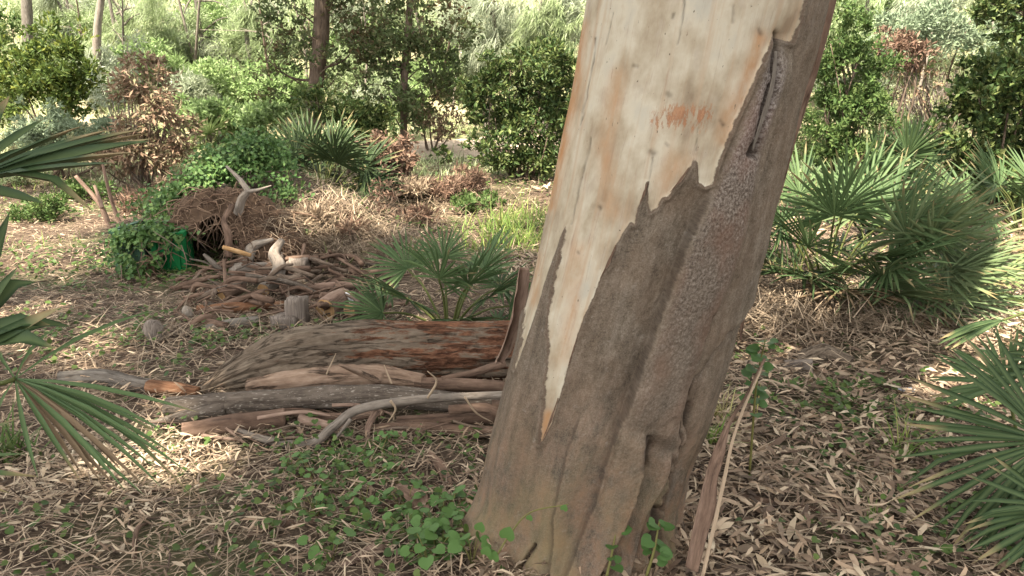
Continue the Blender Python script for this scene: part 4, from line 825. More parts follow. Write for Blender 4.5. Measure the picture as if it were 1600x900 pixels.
ivy('ivy_patch', 'ivy patch trailing over the green crates', [(215, 375, 6.15), (235, 365, 6.2), (260, 362, 6.2), (222, 385, 6.0), (218, 395, 5.95), (210, 410, 5.95), (190, 368, 6.05), (205, 364, 6.1), (232, 360, 6.1), (265, 372, 5.98), (188, 400, 5.95), (195, 385, 6.1), (250, 356, 6.1), (272, 358, 6.15), (262, 362, 6.02), (245, 362, 6.0), (284, 362, 6.1), (222, 368, 6.05), (228, 400, 5.88), (215, 415, 5.88)], 1700, (.06, .05, .045), .042)
ivy('leafy_weed', 'green weeds growing at the right of the bleached root', [(410, 375, 6.6), (430, 385, 6.6), (455, 390, 6.6), (470, 395, 6.6), (400, 360, 6.8)], 500, (.07, .08, .05), .05, 'ivy')
ivy('pale_creeper', 'light green creeper on the slope left of the ivy mound', [(250, 305, 7.9), (265, 300, 7.9), (240, 320, 7.7), (275, 320, 7.5)], 420, (.12, .12, .05), .05, 'midgreen')
# middle trees
leafy('oak_tree', 'tree with a thick brown trunk and sparse leaves left of centre', 'tree', base_at(492, 235, 13), [blob(430, 95, 13, 45, 30), blob(465, 55, 13, 45, 40), blob(545, 70, 13, 40, 45), blob(520, 110, 12.8, 45, 30), blob(450, 10, 13, 60, 40), blob(560, 5, 13, 50, 40), blob(500, -80, 13, 120, 60), blob(430, 145, 13, 25, 15), blob(480, 150, 12.8, 18, 20)], 5200, .085, .038, M['tree'], seed=15, thr=.46, clump=2.4, stems=16, stem_r=.022, trunk=([base_at(484, 235, 13), at(492, 150, 13), at(500, 70, 13), at(503, 0, 13), at(500, -160, 13)], [.13, .12, .13, .12, .09]))
leafy('slender_tree', 'slender dark tree with dense leaves behind the brown dead shrub', 'tree', base_at(630, 215, 12.5), [blob(600, 95, 12.5, 40, 50), blob(660, 90, 12.5, 50, 50), blob(640, 40, 12.5, 70, 45), blob(690, 130, 12.5, 35, 35), blob(600, 150, 12.5, 42, 35), blob(655, 165, 12.4, 40, 30), blob(640, -40, 12.5, 100, 50), blob(705, 60, 12.5, 30, 45), blob(570, 50, 12.5, 30, 45)], 8200, .085, .042, M['tree'], seed=17, thr=.43, clump=2.4, stems=18, stem_r=.014, trunk=([base_at(630, 218, 12.5), at(631, 150, 12.5), at(634, 90, 12.5), at(640, 20, 12.5), at(646, -120, 12.5)], [.06, .058, .055, .05, .03]))
leafy('low_bush', 'dark low bush at the foot of the thick brown trunk', 'bush', base_at(530, 235, 11.5), [blob(500, 165, 11.5, 35, 25), blob(540, 185, 11.5, 45, 32), blob(580, 195, 11.5, 35, 30), blob(555, 220, 11.4, 40, 20)], 4200, .08, .04, M['dark'], seed=19, thr=.42)
leafy('dead_shrub', 'small brown withered shrub on thin stems before the slender tree', 'shrub', base_at(605, 320, 9.3), [blob(600, 235, 9.3, 36, 22), blob(625, 250, 9.3, 28, 25), blob(585, 255, 9.3, 26, 25)], 2600, .075, .03, M['brownleaf'], seed=21, thr=.40, stems=14, stem_r=.01, droop=.5)
leafy('thin_shrub', 'bare thin brown shrub in front of the dead brown shrub', 'shrub', base_at(592, 395, 7.2), [blob(590, 330, 7.2, 22, 40), blob(605, 300, 7.4, 26, 30)], 260, .05, .018, M['brownleaf'], seed=22, stems=16, stem_r=.008)
leafy('dark_bush', 'tall dark green bush just left of the big trunk', 'bush', base_at(815, 300, 10.5), [blob(775, 130, 10.5, 42, 45), blob(830, 110, 10.5, 55, 50), blob(870, 130, 10.5, 45, 60), blob(790, 185, 10.4, 48, 50), blob(850, 200, 10.4, 50, 55), blob(780, 240, 10.3, 42, 35), blob(835, 260, 10.3, 45, 30), blob(745, 160, 10.6, 20, 40)], 15000, .07, .034, M['dark'], seed=24, thr=.41, clump=2.6, stems=14)
leafy('orange_shrub', 'small orange leaved bush by the sandy path', 'bush', base_at(672, 215, 13.6), [blob(672, 185, 13.6, 24, 26), blob(700, 200, 13.6, 25, 16)], 900, .07, .035, M['rust'], seed=26)
leafy('path_shrub', 'small green seedling in front of the sandy path', 'shrub', base_at(693, 262, 11.3), [blob(693, 243, 11.3, 14, 14)], 120, .07, .04, M['dark'], seed=27, stems=4, stem_r=.006)
# right
leafy('climber_shrub', 'tall green climber shrub just right of the big trunk', 'shrub', base_at(1330, 270, 9), [blob(1320, 60, 9, 45, 50), blob(1345, 110, 9, 42, 50), blob(1305, 130, 9, 35, 60), blob(1345, 175, 8.9, 40, 40), blob(1290, 200, 8.9, 35, 50), blob(1320, 240, 8.8, 40, 25)], 9000, .06, .03, M['midgreen'], seed=30, thr=.43, clump=2.6, stems=14)
leafy('dead_bush', 'sunlit pale bush of bare dry twigs at upper right', 'bush', base_at(1455, 185, 12.6), [blob(1450, 130, 12.6, 50, 35), blob(1490, 110, 12.6, 40, 35), blob(1410, 130, 12.6, 35, 30)], 500, .07, .03, M['rust'], seed=32, stems=90, stem_m='driftwood', stem_r=.011)
leafy('pale_bush', 'pale green sunlit bush above the dry twig bush', 'bush', base_at(1480, 140, 12.5), [blob(1420, 40, 12.5, 45, 30), blob(1480, 45, 12.5, 50, 32), blob(1530, 75, 12.5, 40, 45), blob(1560, 60, 12.5, 40, 40), blob(1385, 70, 12.5, 30, 30)], 5200, .08, .03, M['bluegreen'], seed=34, thr=.42)
leafy('brown_bush', 'reddish brown withered bush behind the green climber', 'bush', base_at(1400, 140, 11.8), [blob(1395, 75, 11.8, 30, 25), blob(1430, 85, 11.8, 28, 22)], 1100, .08, .03, M['brownleaf'], seed=35)
leafy('ivy_bush', 'big dark ivy covered bush at the right edge', 'bush', base_at(1545, 320, 9), [blob(1540, 150, 9.0, 55, 40), blob(1590, 130, 9.0, 60, 50), blob(1510, 200, 9.0, 40, 45), blob(1530, 250, 9.0, 45, 45), blob(1600, 210, 9.1, 60, 70), blob(1500, 280, 9.0, 35, 35), blob(1570, 290, 9.2, 60, 45)], 12000, .07, .05, M['dark'], seed=37, thr=.40, clump=2.6, stems=8)
leafy('dark_tree', 'dark foliage hanging in the upper right corner', 'tree', base_at(1620, 250, 11), [blob(1590, 30, 11, 40, 45), blob(1630, 60, 11, 40, 60), blob(1550, 5, 11, 30, 25)], 3000, .08, .045, M['dark'], seed=39, trunk=([base_at(1640, 250, 11), at(1636, 120, 11), at(1620, 10, 11)], [.09, .07, .04]))

reseed(105)
scr = [(215, 318, 'brownleaf', 34, 26, 'brown twiggy scrub on the slope above the dark green crate'), (130, 300, 'midgreen', 45, 20, 'low green scrub below the tip of the near palm frond'), (60, 330, 'midgreen', 50, 22, 'low green weeds at the left edge between the palm fronds'), (265, 285, 'straw', 34, 24, 'tan dry scrub between the rust shrub and the ivy mound'), (480, 345, 'straw', 36, 18, 'tan dry scrub at the foot of the mid palm clump'), (545, 355, 'brownleaf', 30, 16, 'brown scrub below the dead brown shrub, left'), (650, 340, 'brownleaf', 40, 18, 'brown scrub behind the middle palm'), (700, 300, 'brownleaf', 34, 20, 'brown scrub below the sandy path'), (640, 295, 'straw', 30, 16, 'tan dry scrub right of the dead brown shrub'), (745, 320, 'midgreen', 34, 18, 'green scrub at the foot of the tall dark bush'),
       (735, 285, 'brownleaf', 24, 24, 'withered scrub at the left foot of the tall dark bush'), (1290, 255, 'midgreen', 40, 28, 'green scrub under the climber shrub'), (1350, 245, 'dark', 34, 24, 'dark scrub between the climber shrub and the shaded palm'), (1480, 335, 'brownleaf', 40, 20, 'dry brown scrub at the foot of the ivy bush'), (170, 240, 'rust', 34, 24, 'rusty scrub left of the rust brown shrub'), (25, 275, 'olive', 50, 22, 'pale scrub at the left edge under the big frond'), (1260, 280, 'olive', 26, 26, 'pale scrub touching the right edge of the trunk'), (470, 215, 'grey_olive', 24, 30, 'dry feathery scrub above the mid palm clump'), (575, 285, 'dark', 26, 20, 'dark green scrub behind the dead brown shrub'), (1268, 195, 'midgreen', 40, 50, 'tall green scrub showing at the right edge of the trunk'), (1262, 240, 'dark', 34, 34, 'dark scrub low at the right edge of the trunk'), (1400, 190, 'olive', 40, 24, 'pale scrub behind the shaded fan palm'), (1290, 310, 'dark', 26, 22, 'dark low scrub between the trunk and the big right palm')]
for k, (px, py, mm, rx, rz, lab) in enumerate(scr):
    b_ = gr(px, py + rz * .7); Y = b_[1]; bl = [blob(px + random.uniform(-.6, .6) * rx, py + random.uniform(-.6, .5) * rz, Y + random.uniform(-.25, .25), rx * random.uniform(.35, .6), rz * random.uniform(.35, .6)) for _ in range(6)]
    leafy('scrub', lab, 'scrub', b_, bl, 800 if mm == 'brownleaf' else 1700, .085 if mm in ('straw', 'brownleaf', 'grey_olive') else .05, .015 if mm in ('straw', 'brownleaf', 'grey_olive') else .024, M[mm], seed=120 + k, thr=.40, clump=2.6, stems=44 if mm in ('brownleaf', 'straw') else 18, stem_r=.006, stem_m='log_red')
# background hillside shrubs
hs = [(-40, 150, 17, 80, 60, 'lime'), (40, 20, 19, 70, 45, 'olive'), (120, 60, 17.5, 60, 50, 'olive'), (200, 30, 18, 70, 50, 'grey_olive'), (270, 80, 17, 60, 55, 'olive'), (330, 40, 18.5, 70, 55, 'lime'), (360, 130, 15.5, 60, 42, 'lime'), (400, 60, 17, 60, 60, 'olive'), (300, 150, 15, 50, 40, 'grey_olive'),
      (430, 150, 15.2, 50, 40, 'lime'), (480, 40, 19, 70, 55, 'olive'), (560, 60, 18, 70, 55, 'lime'), (640, 40, 18.5, 70, 50, 'olive'), (560, 130, 16.5, 50, 40, 'olive'), (700, 110, 17, 45, 55, 'lime'), (640, 160, 16, 45, 30, 'lime'), (740, 40, 17.5, 70, 55, 'grey_olive'), (800, 50, 16, 70, 50, 'grey_olive'), (760, 120, 15.5, 40, 45, 'olive'),
      (870, 40, 15, 50, 50, 'grey_olive'), (1310, 20, 14, 60, 45, 'olive'), (1380, 20, 15, 70, 40, 'lime'), (1460, 0, 16, 70, 40, 'grey_olive'), (1560, 10, 15, 60, 45, 'olive'), (960, 40, 16, 80, 60, 'olive'), (1100, 40, 16, 80, 60, 'olive'), (1220, 40, 15, 70, 60, 'lime'), (100, -30, 21, 120, 50, 'grey_olive'), (300, -30, 21, 120, 50, 'lime'), (500, -40, 22, 120, 50, 'olive'), (700, -40, 21, 120, 50, 'grey_olive'), (880, -40, 20, 120, 50, 'olive'), (1400, -50, 19, 150, 50, 'olive'), (1650, -20, 17, 100, 60, 'grey_olive'),
      (230, 110, 15.5, 45, 40, 'lime'), (320, 178, 13.6, 45, 24, 'lime'), (405, 185, 13.4, 50, 24, 'lime'), (440, 120, 15.5, 40, 45, 'lime'), (150, 130, 15, 45, 35, 'grey_olive')]
hsl = ['at the far left edge behind the evergreen bush', 'at the top left corner by the pale tree', 'between the pale tree and the leaning tree', 'right of the leaning tree at the top', 'above the bare grey twiggy shrub', 'high on the slope left of the thick brown trunk', 'low on the slope above the small yellow palm', 'left of the thick brown trunk crown', 'just above the rust brown shrub',
       'at the foot of the slope left of the thick trunk', 'directly behind the thick brown trunk', 'between the thick trunk and the slender tree, high up', 'behind the crown of the slender tree', 'between the two middle trees, low down', 'right of the slender tree', 'behind the stem of the slender tree', 'top centre, left of the big trunk', 'top centre, touching the big trunk', 'above the tall dark bush on its left', 'hugging the left edge of the big trunk at the top',
       'at the top just right of the big trunk', 'at the top above the green climber', 'at the top above the dry twig bush', 'at the top right behind the pale bush', 'hidden behind the upper left part of the big trunk', 'hidden behind the middle of the big trunk', 'peeping past the right edge of the big trunk', 'high on the ridge at the top left', 'high on the ridge above the mound', 'high on the ridge above the thick trunk', 'high on the ridge above the slender tree', 'high on the ridge left of the big trunk', 'high on the ridge at the top right', 'in the far upper right corner',
       'between the twiggy shrub and the slope, low down', 'just behind the small yellow green palm', 'just above the ivy mound', 'close left of the thick trunk, mid height', 'below the leaning tree beside the evergreen bush']
desc = {'lime': 'bright lime green', 'olive': 'pale olive', 'grey_olive': 'silvery feathery'}
for k, (px, py, Y, rx, rz, mm) in enumerate(hs):
    bl = [blob(px + random.uniform(-.5, .5) * rx, py + random.uniform(-.5, .4) * rz, Y + random.uniform(-.4, .4), rx * random.uniform(.4, .65), rz * random.uniform(.4, .7)) for _ in range(7)]
    leafy('hillside_shrub', f'{desc[mm]} sunlit shrub {hsl[k]}', 'shrub', base_at(px, py + rz, Y), bl, 4200, (.13 if mm != 'lime' else .09), (.022 if mm != 'lime' else .045), M[mm], group=f'{desc[mm]} hillside shrubs', seed=50 + k, thr=.40, clump=1.8, stems=5, shell=.7, stem_m='driftwood')

reseed(106)
for k in range(26):
    px = -30 + 1660 * (k + .5) / 26 + random.uniform(-25, 25); py = random.uniform(20, 175); b_ = gr(px, py + 25); Y = b_[1]
    if 900 < px < 1230: continue
    rx, rz = random.uniform(40, 70), random.uniform(25, 42); mm = random.choice(['olive', 'grey_olive', 'lime', 'olive']); bl = [blob(px + random.uniform(-.9, .9) * rx, py + random.uniform(-.6, .5) * rz, Y + random.uniform(-.4, .4), rx * random.uniform(.25, .5), rz * random.uniform(.35, .6)) for _ in range(7)]
    leafy('bank_scrub', f"{desc[mm].replace(' feathery', '')} feathery scrub on the bank {spot(px, py)}", 'scrub', b_, bl, 3600, .16, .016, M[mm], group='feathery scrub on the back bank', seed=160 + k, thr=.38, clump=1.8, stems=8, shell=.8, stem_m='driftwood', stem_r=.012)
reseed(107)
for k in range(22):
    px = random.choice([random.uniform(90, 720), random.uniform(90, 720), random.uniform(1260, 1560)]); py = random.uniform(90, 200); b_ = gr(px, py); mm = random.choice(['driftwood', 'bark_brown', 'branch_grey']); h_ = random.uniform(1.5, 3.5); ln = np.array([random.gauss(0, .25), random.gauss(0, .15), 1.0]) * h_
    tt = thing('bank_sapling', f"{'tall' if h_ > 2.5 else 'short'} thin {HUE[mm]} sapling stem {spot(px, py)}", 'sapling', b_, 'thin saplings on the back bank'); ac = Acc(); ac.addm(*tube([b_, b_ + ln * .5 + rng.normal(size=3) * .08, b_ + ln], [.03, .022, .01], 6, 10)); ac.build('stem', M[mm], tt)
    for q in range(5):
        f_ = random.uniform(.35, .95); p_ = b_ + ln * f_; ac = Acc(); ac.addm(*tube([p_, p_ + np.array([random.gauss(0, .2), random.gauss(0, .2), .22]), p_ + np.array([random.gauss(0, .4), random.gauss(0, .3), random.uniform(.2, .6)])], [.011, .008, .003], 5, 6)); ac.build('branch', M['driftwood'], tt)
fea = [(215, 60, 16.5, 80, 80, 'left of the lime shrubs at the top left', 'olive'), (320, 55, 17.5, 85, 75, 'above the ivy mound high on the bank', 'grey_olive'), (415, 85, 16, 60, 85, 'just left of the thick brown trunk', 'olive'), (575, 35, 18, 75, 70, 'between the two middle trees at the top', 'grey_olive'), (760, 50, 15, 75, 75, 'above the tall dark bush, silvery', 'grey_olive'), (855, 60, 14.5, 50, 70, 'against the left edge of the big trunk', 'olive'), (110, 40, 17.5, 70, 60, 'behind the dark evergreen bush', 'grey_olive'), (1330, 40, 13.5, 75, 60, 'above the green climber right of the trunk', 'olive'), (1450, 30, 14.5, 80, 55, 'above the pale dry twig bush', 'grey_olive'), (1570, 90, 13.5, 50, 60, 'behind the ivy covered bush at the right edge', 'olive')]
for k, (px, py, Y, rx, rz, lab, mm) in enumerate(fea):
    b_ = base_at(px, py + rz, Y); t = thing('feathery_tree', f'feathery drooping tree {lab}', 'tree', b_); bl = [blob(px + random.uniform(-.7, .7) * rx, py + random.uniform(-.8, .6) * rz, Y + random.uniform(-.5, .5), rx * random.uniform(.25, .5), rz * random.uniform(.2, .45)) for _ in range(10)]
    P, d_ = cloud(bl, 6500, 1.6, .40, .9, 200 + k); lean = random.choice([-1, 1]) * .5; D = unit(rng.normal(size=P.shape) * .35 + np.array([lean, -.1, -.55])); V, F = blades(P, D, .1 + .24 * rng.random(len(P)), .006 + .006 * rng.random(len(P)), .4 * rng.random(len(P)), 2); mk('foliage', V, F, M[mm], t, smooth=False)
    tp = np.array([b_[0] + random.gauss(0, .2), b_[1], at(px, py - rz, Y)[2]]); V, F, U = tube([b_, (b_ + tp) / 2 + rng.normal(size=3) * .1, tp], [.07, .05, .02], 8, 16); mk('trunk', V, F, M['bark_grey'], t, attrs={'buv': U})
    for q in range(7):
        p_ = b_ + (tp - b_) * random.uniform(.25, .95); e_ = np.array(random.choice(bl)[:3]); V, F, U = tube([p_, (p_ + e_) / 2 + np.array([0, 0, .15]), e_], [.025, .015, .005], 5, 8); mk('limb', V, F, M['bark_grey'], t, attrs={'buv': U})
# ------------------------------------------------------------------ fan palms
def leaflet_geo(hub, tip, width, nrm, sag, a, kink=.12):
    """one pleated blade: a V in section, tapering, sometimes broken over"""
    hub = np.asarray(hub, float); tip = np.asarray(tip, float); L = np.linalg.norm(tip - hub); ax = (tip - hub) / L; s = unit(np.cross(ax, nrm)); n = np.cross(s, ax)
    ts = np.array([0, .22, .45, .72, .9, 1.0]); wd = np.array([.22, .62, 1.0, .8, .38, .02]) * width * .5; V = []; U = []; kk = random.uniform(.2, .6) if random.random() < kink else 0; rz = random.random(); sw = random.gauss(0, .03)
    for t_, w_ in zip(ts, wd):
        o = max(t_ - .62, 0); c = hub + ax * L * (t_ - kk * o * .5) + n * sag * L * (t_ * (1 - t_)) * 1.6 - np.array([0, 0, 1]) * (sag * L * .5 * t_ * t_ + kk * o * L) + s * sw * L * t_ * t_
        V += [c - s * w_ + n * w_ * .8, c, c + s * w_ + n * w_ * .8]; U += [(0, t_, rz), (1, t_, rz), (0, t_, rz)]
    F = []
    for k in range(5):
        for j in range(2): b = k * 3 + j; F.append((b, b + 1, b + 4, b + 3))
    a.addm(np.array(V), [np.array(F)], np.array(U))
def frond_dirs(d, nrm, n, spread, jit=.05):
    d = unit(d); s = unit(np.cross(d, nrm)); nn = np.cross(s, d)
    return [unit(d * math.cos(q) + s * math.sin(q) + nn * (.10 * math.cos(q * 1.3) + random.gauss(0, jit) + .05 * (-1) ** int(q * 40))) for q in np.linspace(-spread, spread, n)], nn
def fan_palm(label, base, fronds, m, rad=.34, width=.026, n=22, name='fan_palm', dead=()):
    """fronds: (azimuth deg, tilt from vertical deg, petiole length, size factor)"""
    base = np.array(base, float); t = thing(name, label, 'palm', base)
    for k, (az, tilt, pl, sf) in enumerate(fronds):
        a_, ti = R(az), R(tilt); h = np.array([math.cos(a_), math.sin(a_), 0]); d0 = h * math.sin(ti) + np.array([0, 0, math.cos(ti)])
        p0 = base + h * .04; p1 = p0 + d0 * pl * .6; ti2 = ti + .35; d1 = h * math.sin(ti2) + np.array([0, 0, math.cos(ti2)]); hub = p1 + d1 * pl * .4
        nrm = unit(np.cross(np.cross(d1, np.array([0, 0, 1.0])), d1) + .001) ; nrm = unit(nrm + rng.normal(size=3) * .35 + np.array([0, -.35, 0]))
        dirs, nn = frond_dirs(unit(d1 + np.array([0, 0, -.05])), nrm, n, R(random.uniform(95, 130)))
        a = Acc(); r_ = rad * sf
        for q, dr in enumerate(dirs):
            if random.random() < .05: continue
            u = abs(q / (n - 1) - .5) * 2; ln = r_ * (1 - .3 * u ** 2) * random.uniform(.9, 1.06); leaflet_geo(hub, hub + dr * ln, width * sf * random.uniform(.85, 1.1), nn, random.uniform(-.02, .07), a)
        mm = M['palm_dead'] if k in dead else m
        fr = a.build('frond', mm, t)
        V, F, U = tube([p0, p1, hub], [.009, .007, .006], 5, 8); mk('petiole', V, F, M['petiole'] if k not in dead else M['palm_dead'], fr, attrs={'buv': U})
    return t
def rosette(n, tlo, thi, pl, jitter=.15, face=None):
    out = []
    for k in range(n):
        az = (k * 137.5 + random.uniform(-15, 15)) % 360; tl = tlo + (thi - tlo) * (k / max(n - 1, 1)); out.append((az, tl + random.uniform(-6, 6), pl * random.uniform(.8, 1.15), random.uniform(.85, 1.1)))
    return out
b = base_at(700, 500, 4.75)
fan_palm('dwarf fan palm with spiky fans directly behind the fallen log', b, [(200, 62, .40, 1.05), (262, 18, .42, 1.15), (150, 30, .44, 1.1), (20, 22, .42, 1.1), (330, 40, .36, 1.1), (5, 62, .38, 1.05), (290, 55, .28, .95), (185, 78, .36, .9), (100, 20, .45, .9), (60, 40, .4, .9), (230, 70, .24, .9), (350, 75, .28, .9), (310, 72, .22, .8),
    (225, 40, .36, 1.1), (310, 22, .38, 1.1), (255, 68, .2, .85), (205, 88, .3, .8), (340, 86, .3, .8), (285, 82, .2, .75), (170, 50, .4, 1.0), (30, 50, .4, 1.0)], M['palm'], .31, .0175, 26, dead=(18,))
b = base_at(505, 330, 8.8)
fan_palm('dark fan palm clump right of the ivy mound', b, rosette(28, 4, 84, .60), M['palm_shaded'], .48, .030, 24, dead=(26,))
b = gr(330, 240)
fan_palm('small sunlit yellow green fan palm behind the ivy mound', b, rosette(9, 15, 75, .45), M['palm_lit'], .55, .06, 16)
rb = [(1285, 480, 5.1), (1360, 485, 5.0), (1235, 455, 5.6)]
fan_palm('big dark fan palm clump right beside the trunk', base_at(*rb[0]), [(250, 20, .62, 1.1), (200, 30, .60, 1.0), (110, 18, .66, 1.0), (320, 25, .62, 1.1), (280, 45, .45, 1.0), (180, 48, .5, .9), (60, 30, .6, 1.0), (235, 60, .35, .9), (310, 68, .35, .9), (350, 40, .55, 1.0), (150, 60, .4, .9), (290, 85, .25, .7), (250, 80, .22, .7), (215, 88, .25, .6), (270, 8, .62, 1.1), (230, 38, .5, 1.05), (300, 50, .5, 1.05), (170, 30, .6, 1.0), (265, 68, .34, .95), (335, 30, .6, 1.05), (30, 20, .66, 1.0)], M['palm'], .46, .021, 30, dead=(12, 13, 18))
fan_palm('bright leaning fan palm clump on the right of the big clump', base_at(*rb[1]), [(280, 18, .52, 1.15), (350, 40, .50, 1.15), (10, 55, .55, 1.15), (320, 52, .42, 1.1), (250, 45, .36, 1.0), (90, 25, .6, 1.0), (5, 72, .52, 1.1), (330, 76, .44, 1.0), (220, 60, .3, .9), (280, 80, .25, .8), (345, 85, .42, .9), (20, 35, .58, 1.0), (300, 65, .3, .9), (358, 84, .62, .9), (305, 25, .55, 1.1), (0, 22, .56, 1.1), (335, 48, .46, 1.1), (265, 60, .34, 1.0), (20, 66, .5, 1.05), (315, 80, .34, .9)], M['palm_blue'], .46, .020, 30, dead=(9, 10))
fan_palm('rear fan palm half hidden by the trunk and the big clump', base_at(*rb[2]), rosette(11, 10, 75, .58), M['palm_shaded'], .4, .028, 22)
fan_palm('fan palm in the shade behind the bright clump', base_at(1395, 300, 9.6), rosette(22, 8, 92, .62), M['palm'], .58, .034, 24, dead=(19, 21))
fan_palm('fan palm at the right edge below the ivy bush', base_at(1605, 330, 7.6), rosette(20, 8, 88, .56), M['palm'], .5, .026, 26, dead=(13, 15))
fan_palm('low fan palm seedling under the bright clump', base_at(1520, 470, 5.2), rosette(7, 30, 80, .22), M['palm_lit'], .26, .02, 16)

reseed(108)
# near fronds whose leaflets are told apart one by one
def near_frond(palm, stem, hub, tips, m, width, sag=.08, nrm=(0, -.5, .85), dried=()):
    V, F, U = tube(stem + [hub], [.008, .007, .006], 8, 16); fr = mk('frond', V, F, M['petiole'], palm, attrs={'buv': U})
    for k, tp in enumerate(tips):
        a = Acc(); leaflet_geo(hub, tp, width * random.uniform(.85, 1.12), unit(np.array(nrm, float) + rng.normal(size=3) * .18), sag * random.uniform(.5, 1.5), a); a.build('leaflet', M['palm_dead'] if k in dried else m, fr)
    return fr
lp = thing('fan_palm', 'near fan palm reaching in from the left edge', 'palm', (-1.75, 1.75, gz(-1.75, 1.75))); root = np.array([-1.75, 1.75, gz(-1.75, 1.75) + .05])
near_frond(lp, [root, at(-250, 500, 1.7)], at(-70, 290, 1.72), [at(*p) for p in [(70, 184, 1.85), (132, 194, 1.8), (178, 198, 1.75), (222, 198, 1.7), (231, 208, 1.72), (234, 214, 1.68), (232, 228, 1.66), (214, 236, 1.62), (180, 252, 1.58), (155, 258, 1.55), (68, 318, 1.62), (60, 230, 1.9), (20, 150, 1.9), (-40, 130, 1.9)]], M['palm_shaded'], .03, .015, (.1, -.35, .9))
near_frond(lp, [root, at(-200, 700, 1.6)], at(-60, 560, 1.6), [at(*p) for p in [(32, 334, 1.72), (68, 374, 1.66), (-30, 300, 1.7), (86, 464, 1.6), (95, 494, 1.58), (118, 470, 1.75), (92, 508, 1.55), (30, 420, 1.62)]], M['palm_shaded'], .04, .02, (0, -.8, .5))
near_frond(lp, [root, at(-120, 660, 1.7)], at(24, 592, 1.75), [at(*p) for p in [(246, 474, 1.95), (312, 628, 1.7), (262, 668, 1.68), (300, 748, 1.6), (250, 716, 1.62), (215, 770, 1.58), (180, 760, 1.6), (112, 746, 1.62), (150, 690, 1.7), (60, 736, 1.65), (88, 500, 1.9), (-50, 480, 1.9), (-90, 640, 1.7), (280, 690, 1.66), (230, 742, 1.6), (60, 545, 1.85), (-20, 700, 1.7), (190, 720, 1.62), (275, 655, 1.66), (160, 745, 1.6), (235, 690, 1.64), (292, 720, 1.6), (130, 720, 1.66), (205, 745, 1.58), (268, 735, 1.6)]], M['palm'], .0135, .12, (0, -.4, .9), dried=(6, 8, 14, 15, 17, 19, 22))
near_frond(lp, [root], at(-140, 740, 1.75), [at(*p) for p in [(62, 740, 1.8), (40, 700, 1.8), (30, 650, 1.8), (10, 770, 1.7)]], M['palm'], .02, .06)
rp = thing('fan_palm', 'near fan palm with stiff fans at the lower right edge', 'palm', (2.28, 2.75, gz(2.28, 2.75))); root = np.array([2.28, 2.75, gz(2.28, 2.75) + .03])
def ring(cx, cy, rx, ry, a0, a1, n, Y0, Y1):
    return [at(cx + rx * math.cos(R(q)) * random.uniform(.9, 1.05), cy - ry * math.sin(R(q)) * random.uniform(.9, 1.05), Y0 + (Y1 - Y0) * k / (n - 1)) for k, q in enumerate(np.linspace(a0, a1, n))]
near_frond(rp, [root, at(1660, 760, 2.6)], at(1640, 690, 2.5), ring(1632, 700, 246, 222, 112, 268, 30, 2.75, 2.15), M['palm_shaded'], .023, .05, (-.2, -.75, .6))
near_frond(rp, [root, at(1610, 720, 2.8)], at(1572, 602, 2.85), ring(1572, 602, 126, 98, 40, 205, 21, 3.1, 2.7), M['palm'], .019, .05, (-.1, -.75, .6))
near_frond(rp, [root, at(1680, 800, 2.4)], at(1660, 800, 2.3), ring(1660, 800, 170, 120, 130, 250, 15, 2.4, 2.1), M['palm_shaded'], .022, .06, (-.2, -.6, .75))
near_frond(rp, [root, at(1690, 640, 2.9)], at(1660, 575, 2.9), ring(1660, 575, 120, 110, 60, 200, 14, 3.0, 2.8), M['palm_shaded'], .022, .05, (-.1, -.8, .55))
sf = thing('fallen_palm_leaf', 'folded dark palm leaf drooping over pale litter at right', 'palm leaf', gr(1500, 540)); sf_hub = at(1568, 500, 4.05)
near_frond(sf, [at(1660, 470, 4.2)], sf_hub, [at(*p) for p in [(1462, 533, 3.9), (1470, 540, 3.88), (1482, 542, 3.86), (1464, 525, 3.95), (1490, 520, 4.0), (1500, 538, 3.85), (1478, 518, 4.02)]], M['palm_shaded'], .03, .06)

reseed(109)
# ------------------------------------------------------------------ small plants
def grass_tuft(label, px, py, n, L, W, m, spread=.06, bend=.5, Y=None, name='grass_tuft', lean=(0, 0)):
    p = gr(px, py) if Y is None else base_at(px, py, Y); P = p + rng.normal(size=(n, 3)) * np.array([spread, spread * .7, 0]); P[:, 2] = terrain(P[:, 0], P[:, 1]) - .01
    D = unit(rng.normal(size=(n, 3)) * np.array([.35, .35, .05]) + np.array([lean[0], lean[1], 1])); V, F = blades(P, D, L * (.5 + .8 * rng.random(n)), W * (.7 + .6 * rng.random(n)), bend * rng.random(n) * 1.4)
    return mk(name, V, F, M[m], label=label, cat='grass', loc=p)
grass_tuft('green grass tuft at the right foot of the big trunk', 1108, 700, 70, .15, .007, 'grass', .035)
grass_tuft('dry white grass tuft behind the green tuft by the trunk', 1120, 655, 60, .16, .006, 'drygrass', .04)
grass_tuft('tall thin grass stems beside the lower right palm', 1395, 715, 26, .22, .005, 'grass', .04)
grass_tuft('small green grass tuft in the right foreground litter', 1365, 815, 30, .07, .006, 'grass', .02)
for px, py in [(775, 365), (800, 380), (825, 360), (845, 345), (800, 350), (830, 385), (765, 390)]: grass_tuft('green grass clump growing between the middle palm and the trunk', px, py, 90, .26, .009, 'grass', .14)['group'] = 'grass clumps left of the trunk'
for px, py in [(1470, 455), (1500, 462), (1440, 470), (1530, 458)]: grass_tuft('pale sunlit grass clump under the bright palm clump', px, py, 60, .22, .008, 'drygrass', .1)['group'] = 'pale grass under the palms'
grass_tuft('dark weeds at the left edge below the near frond', 15, 720, 60, .2, .014, 'cover', .06)
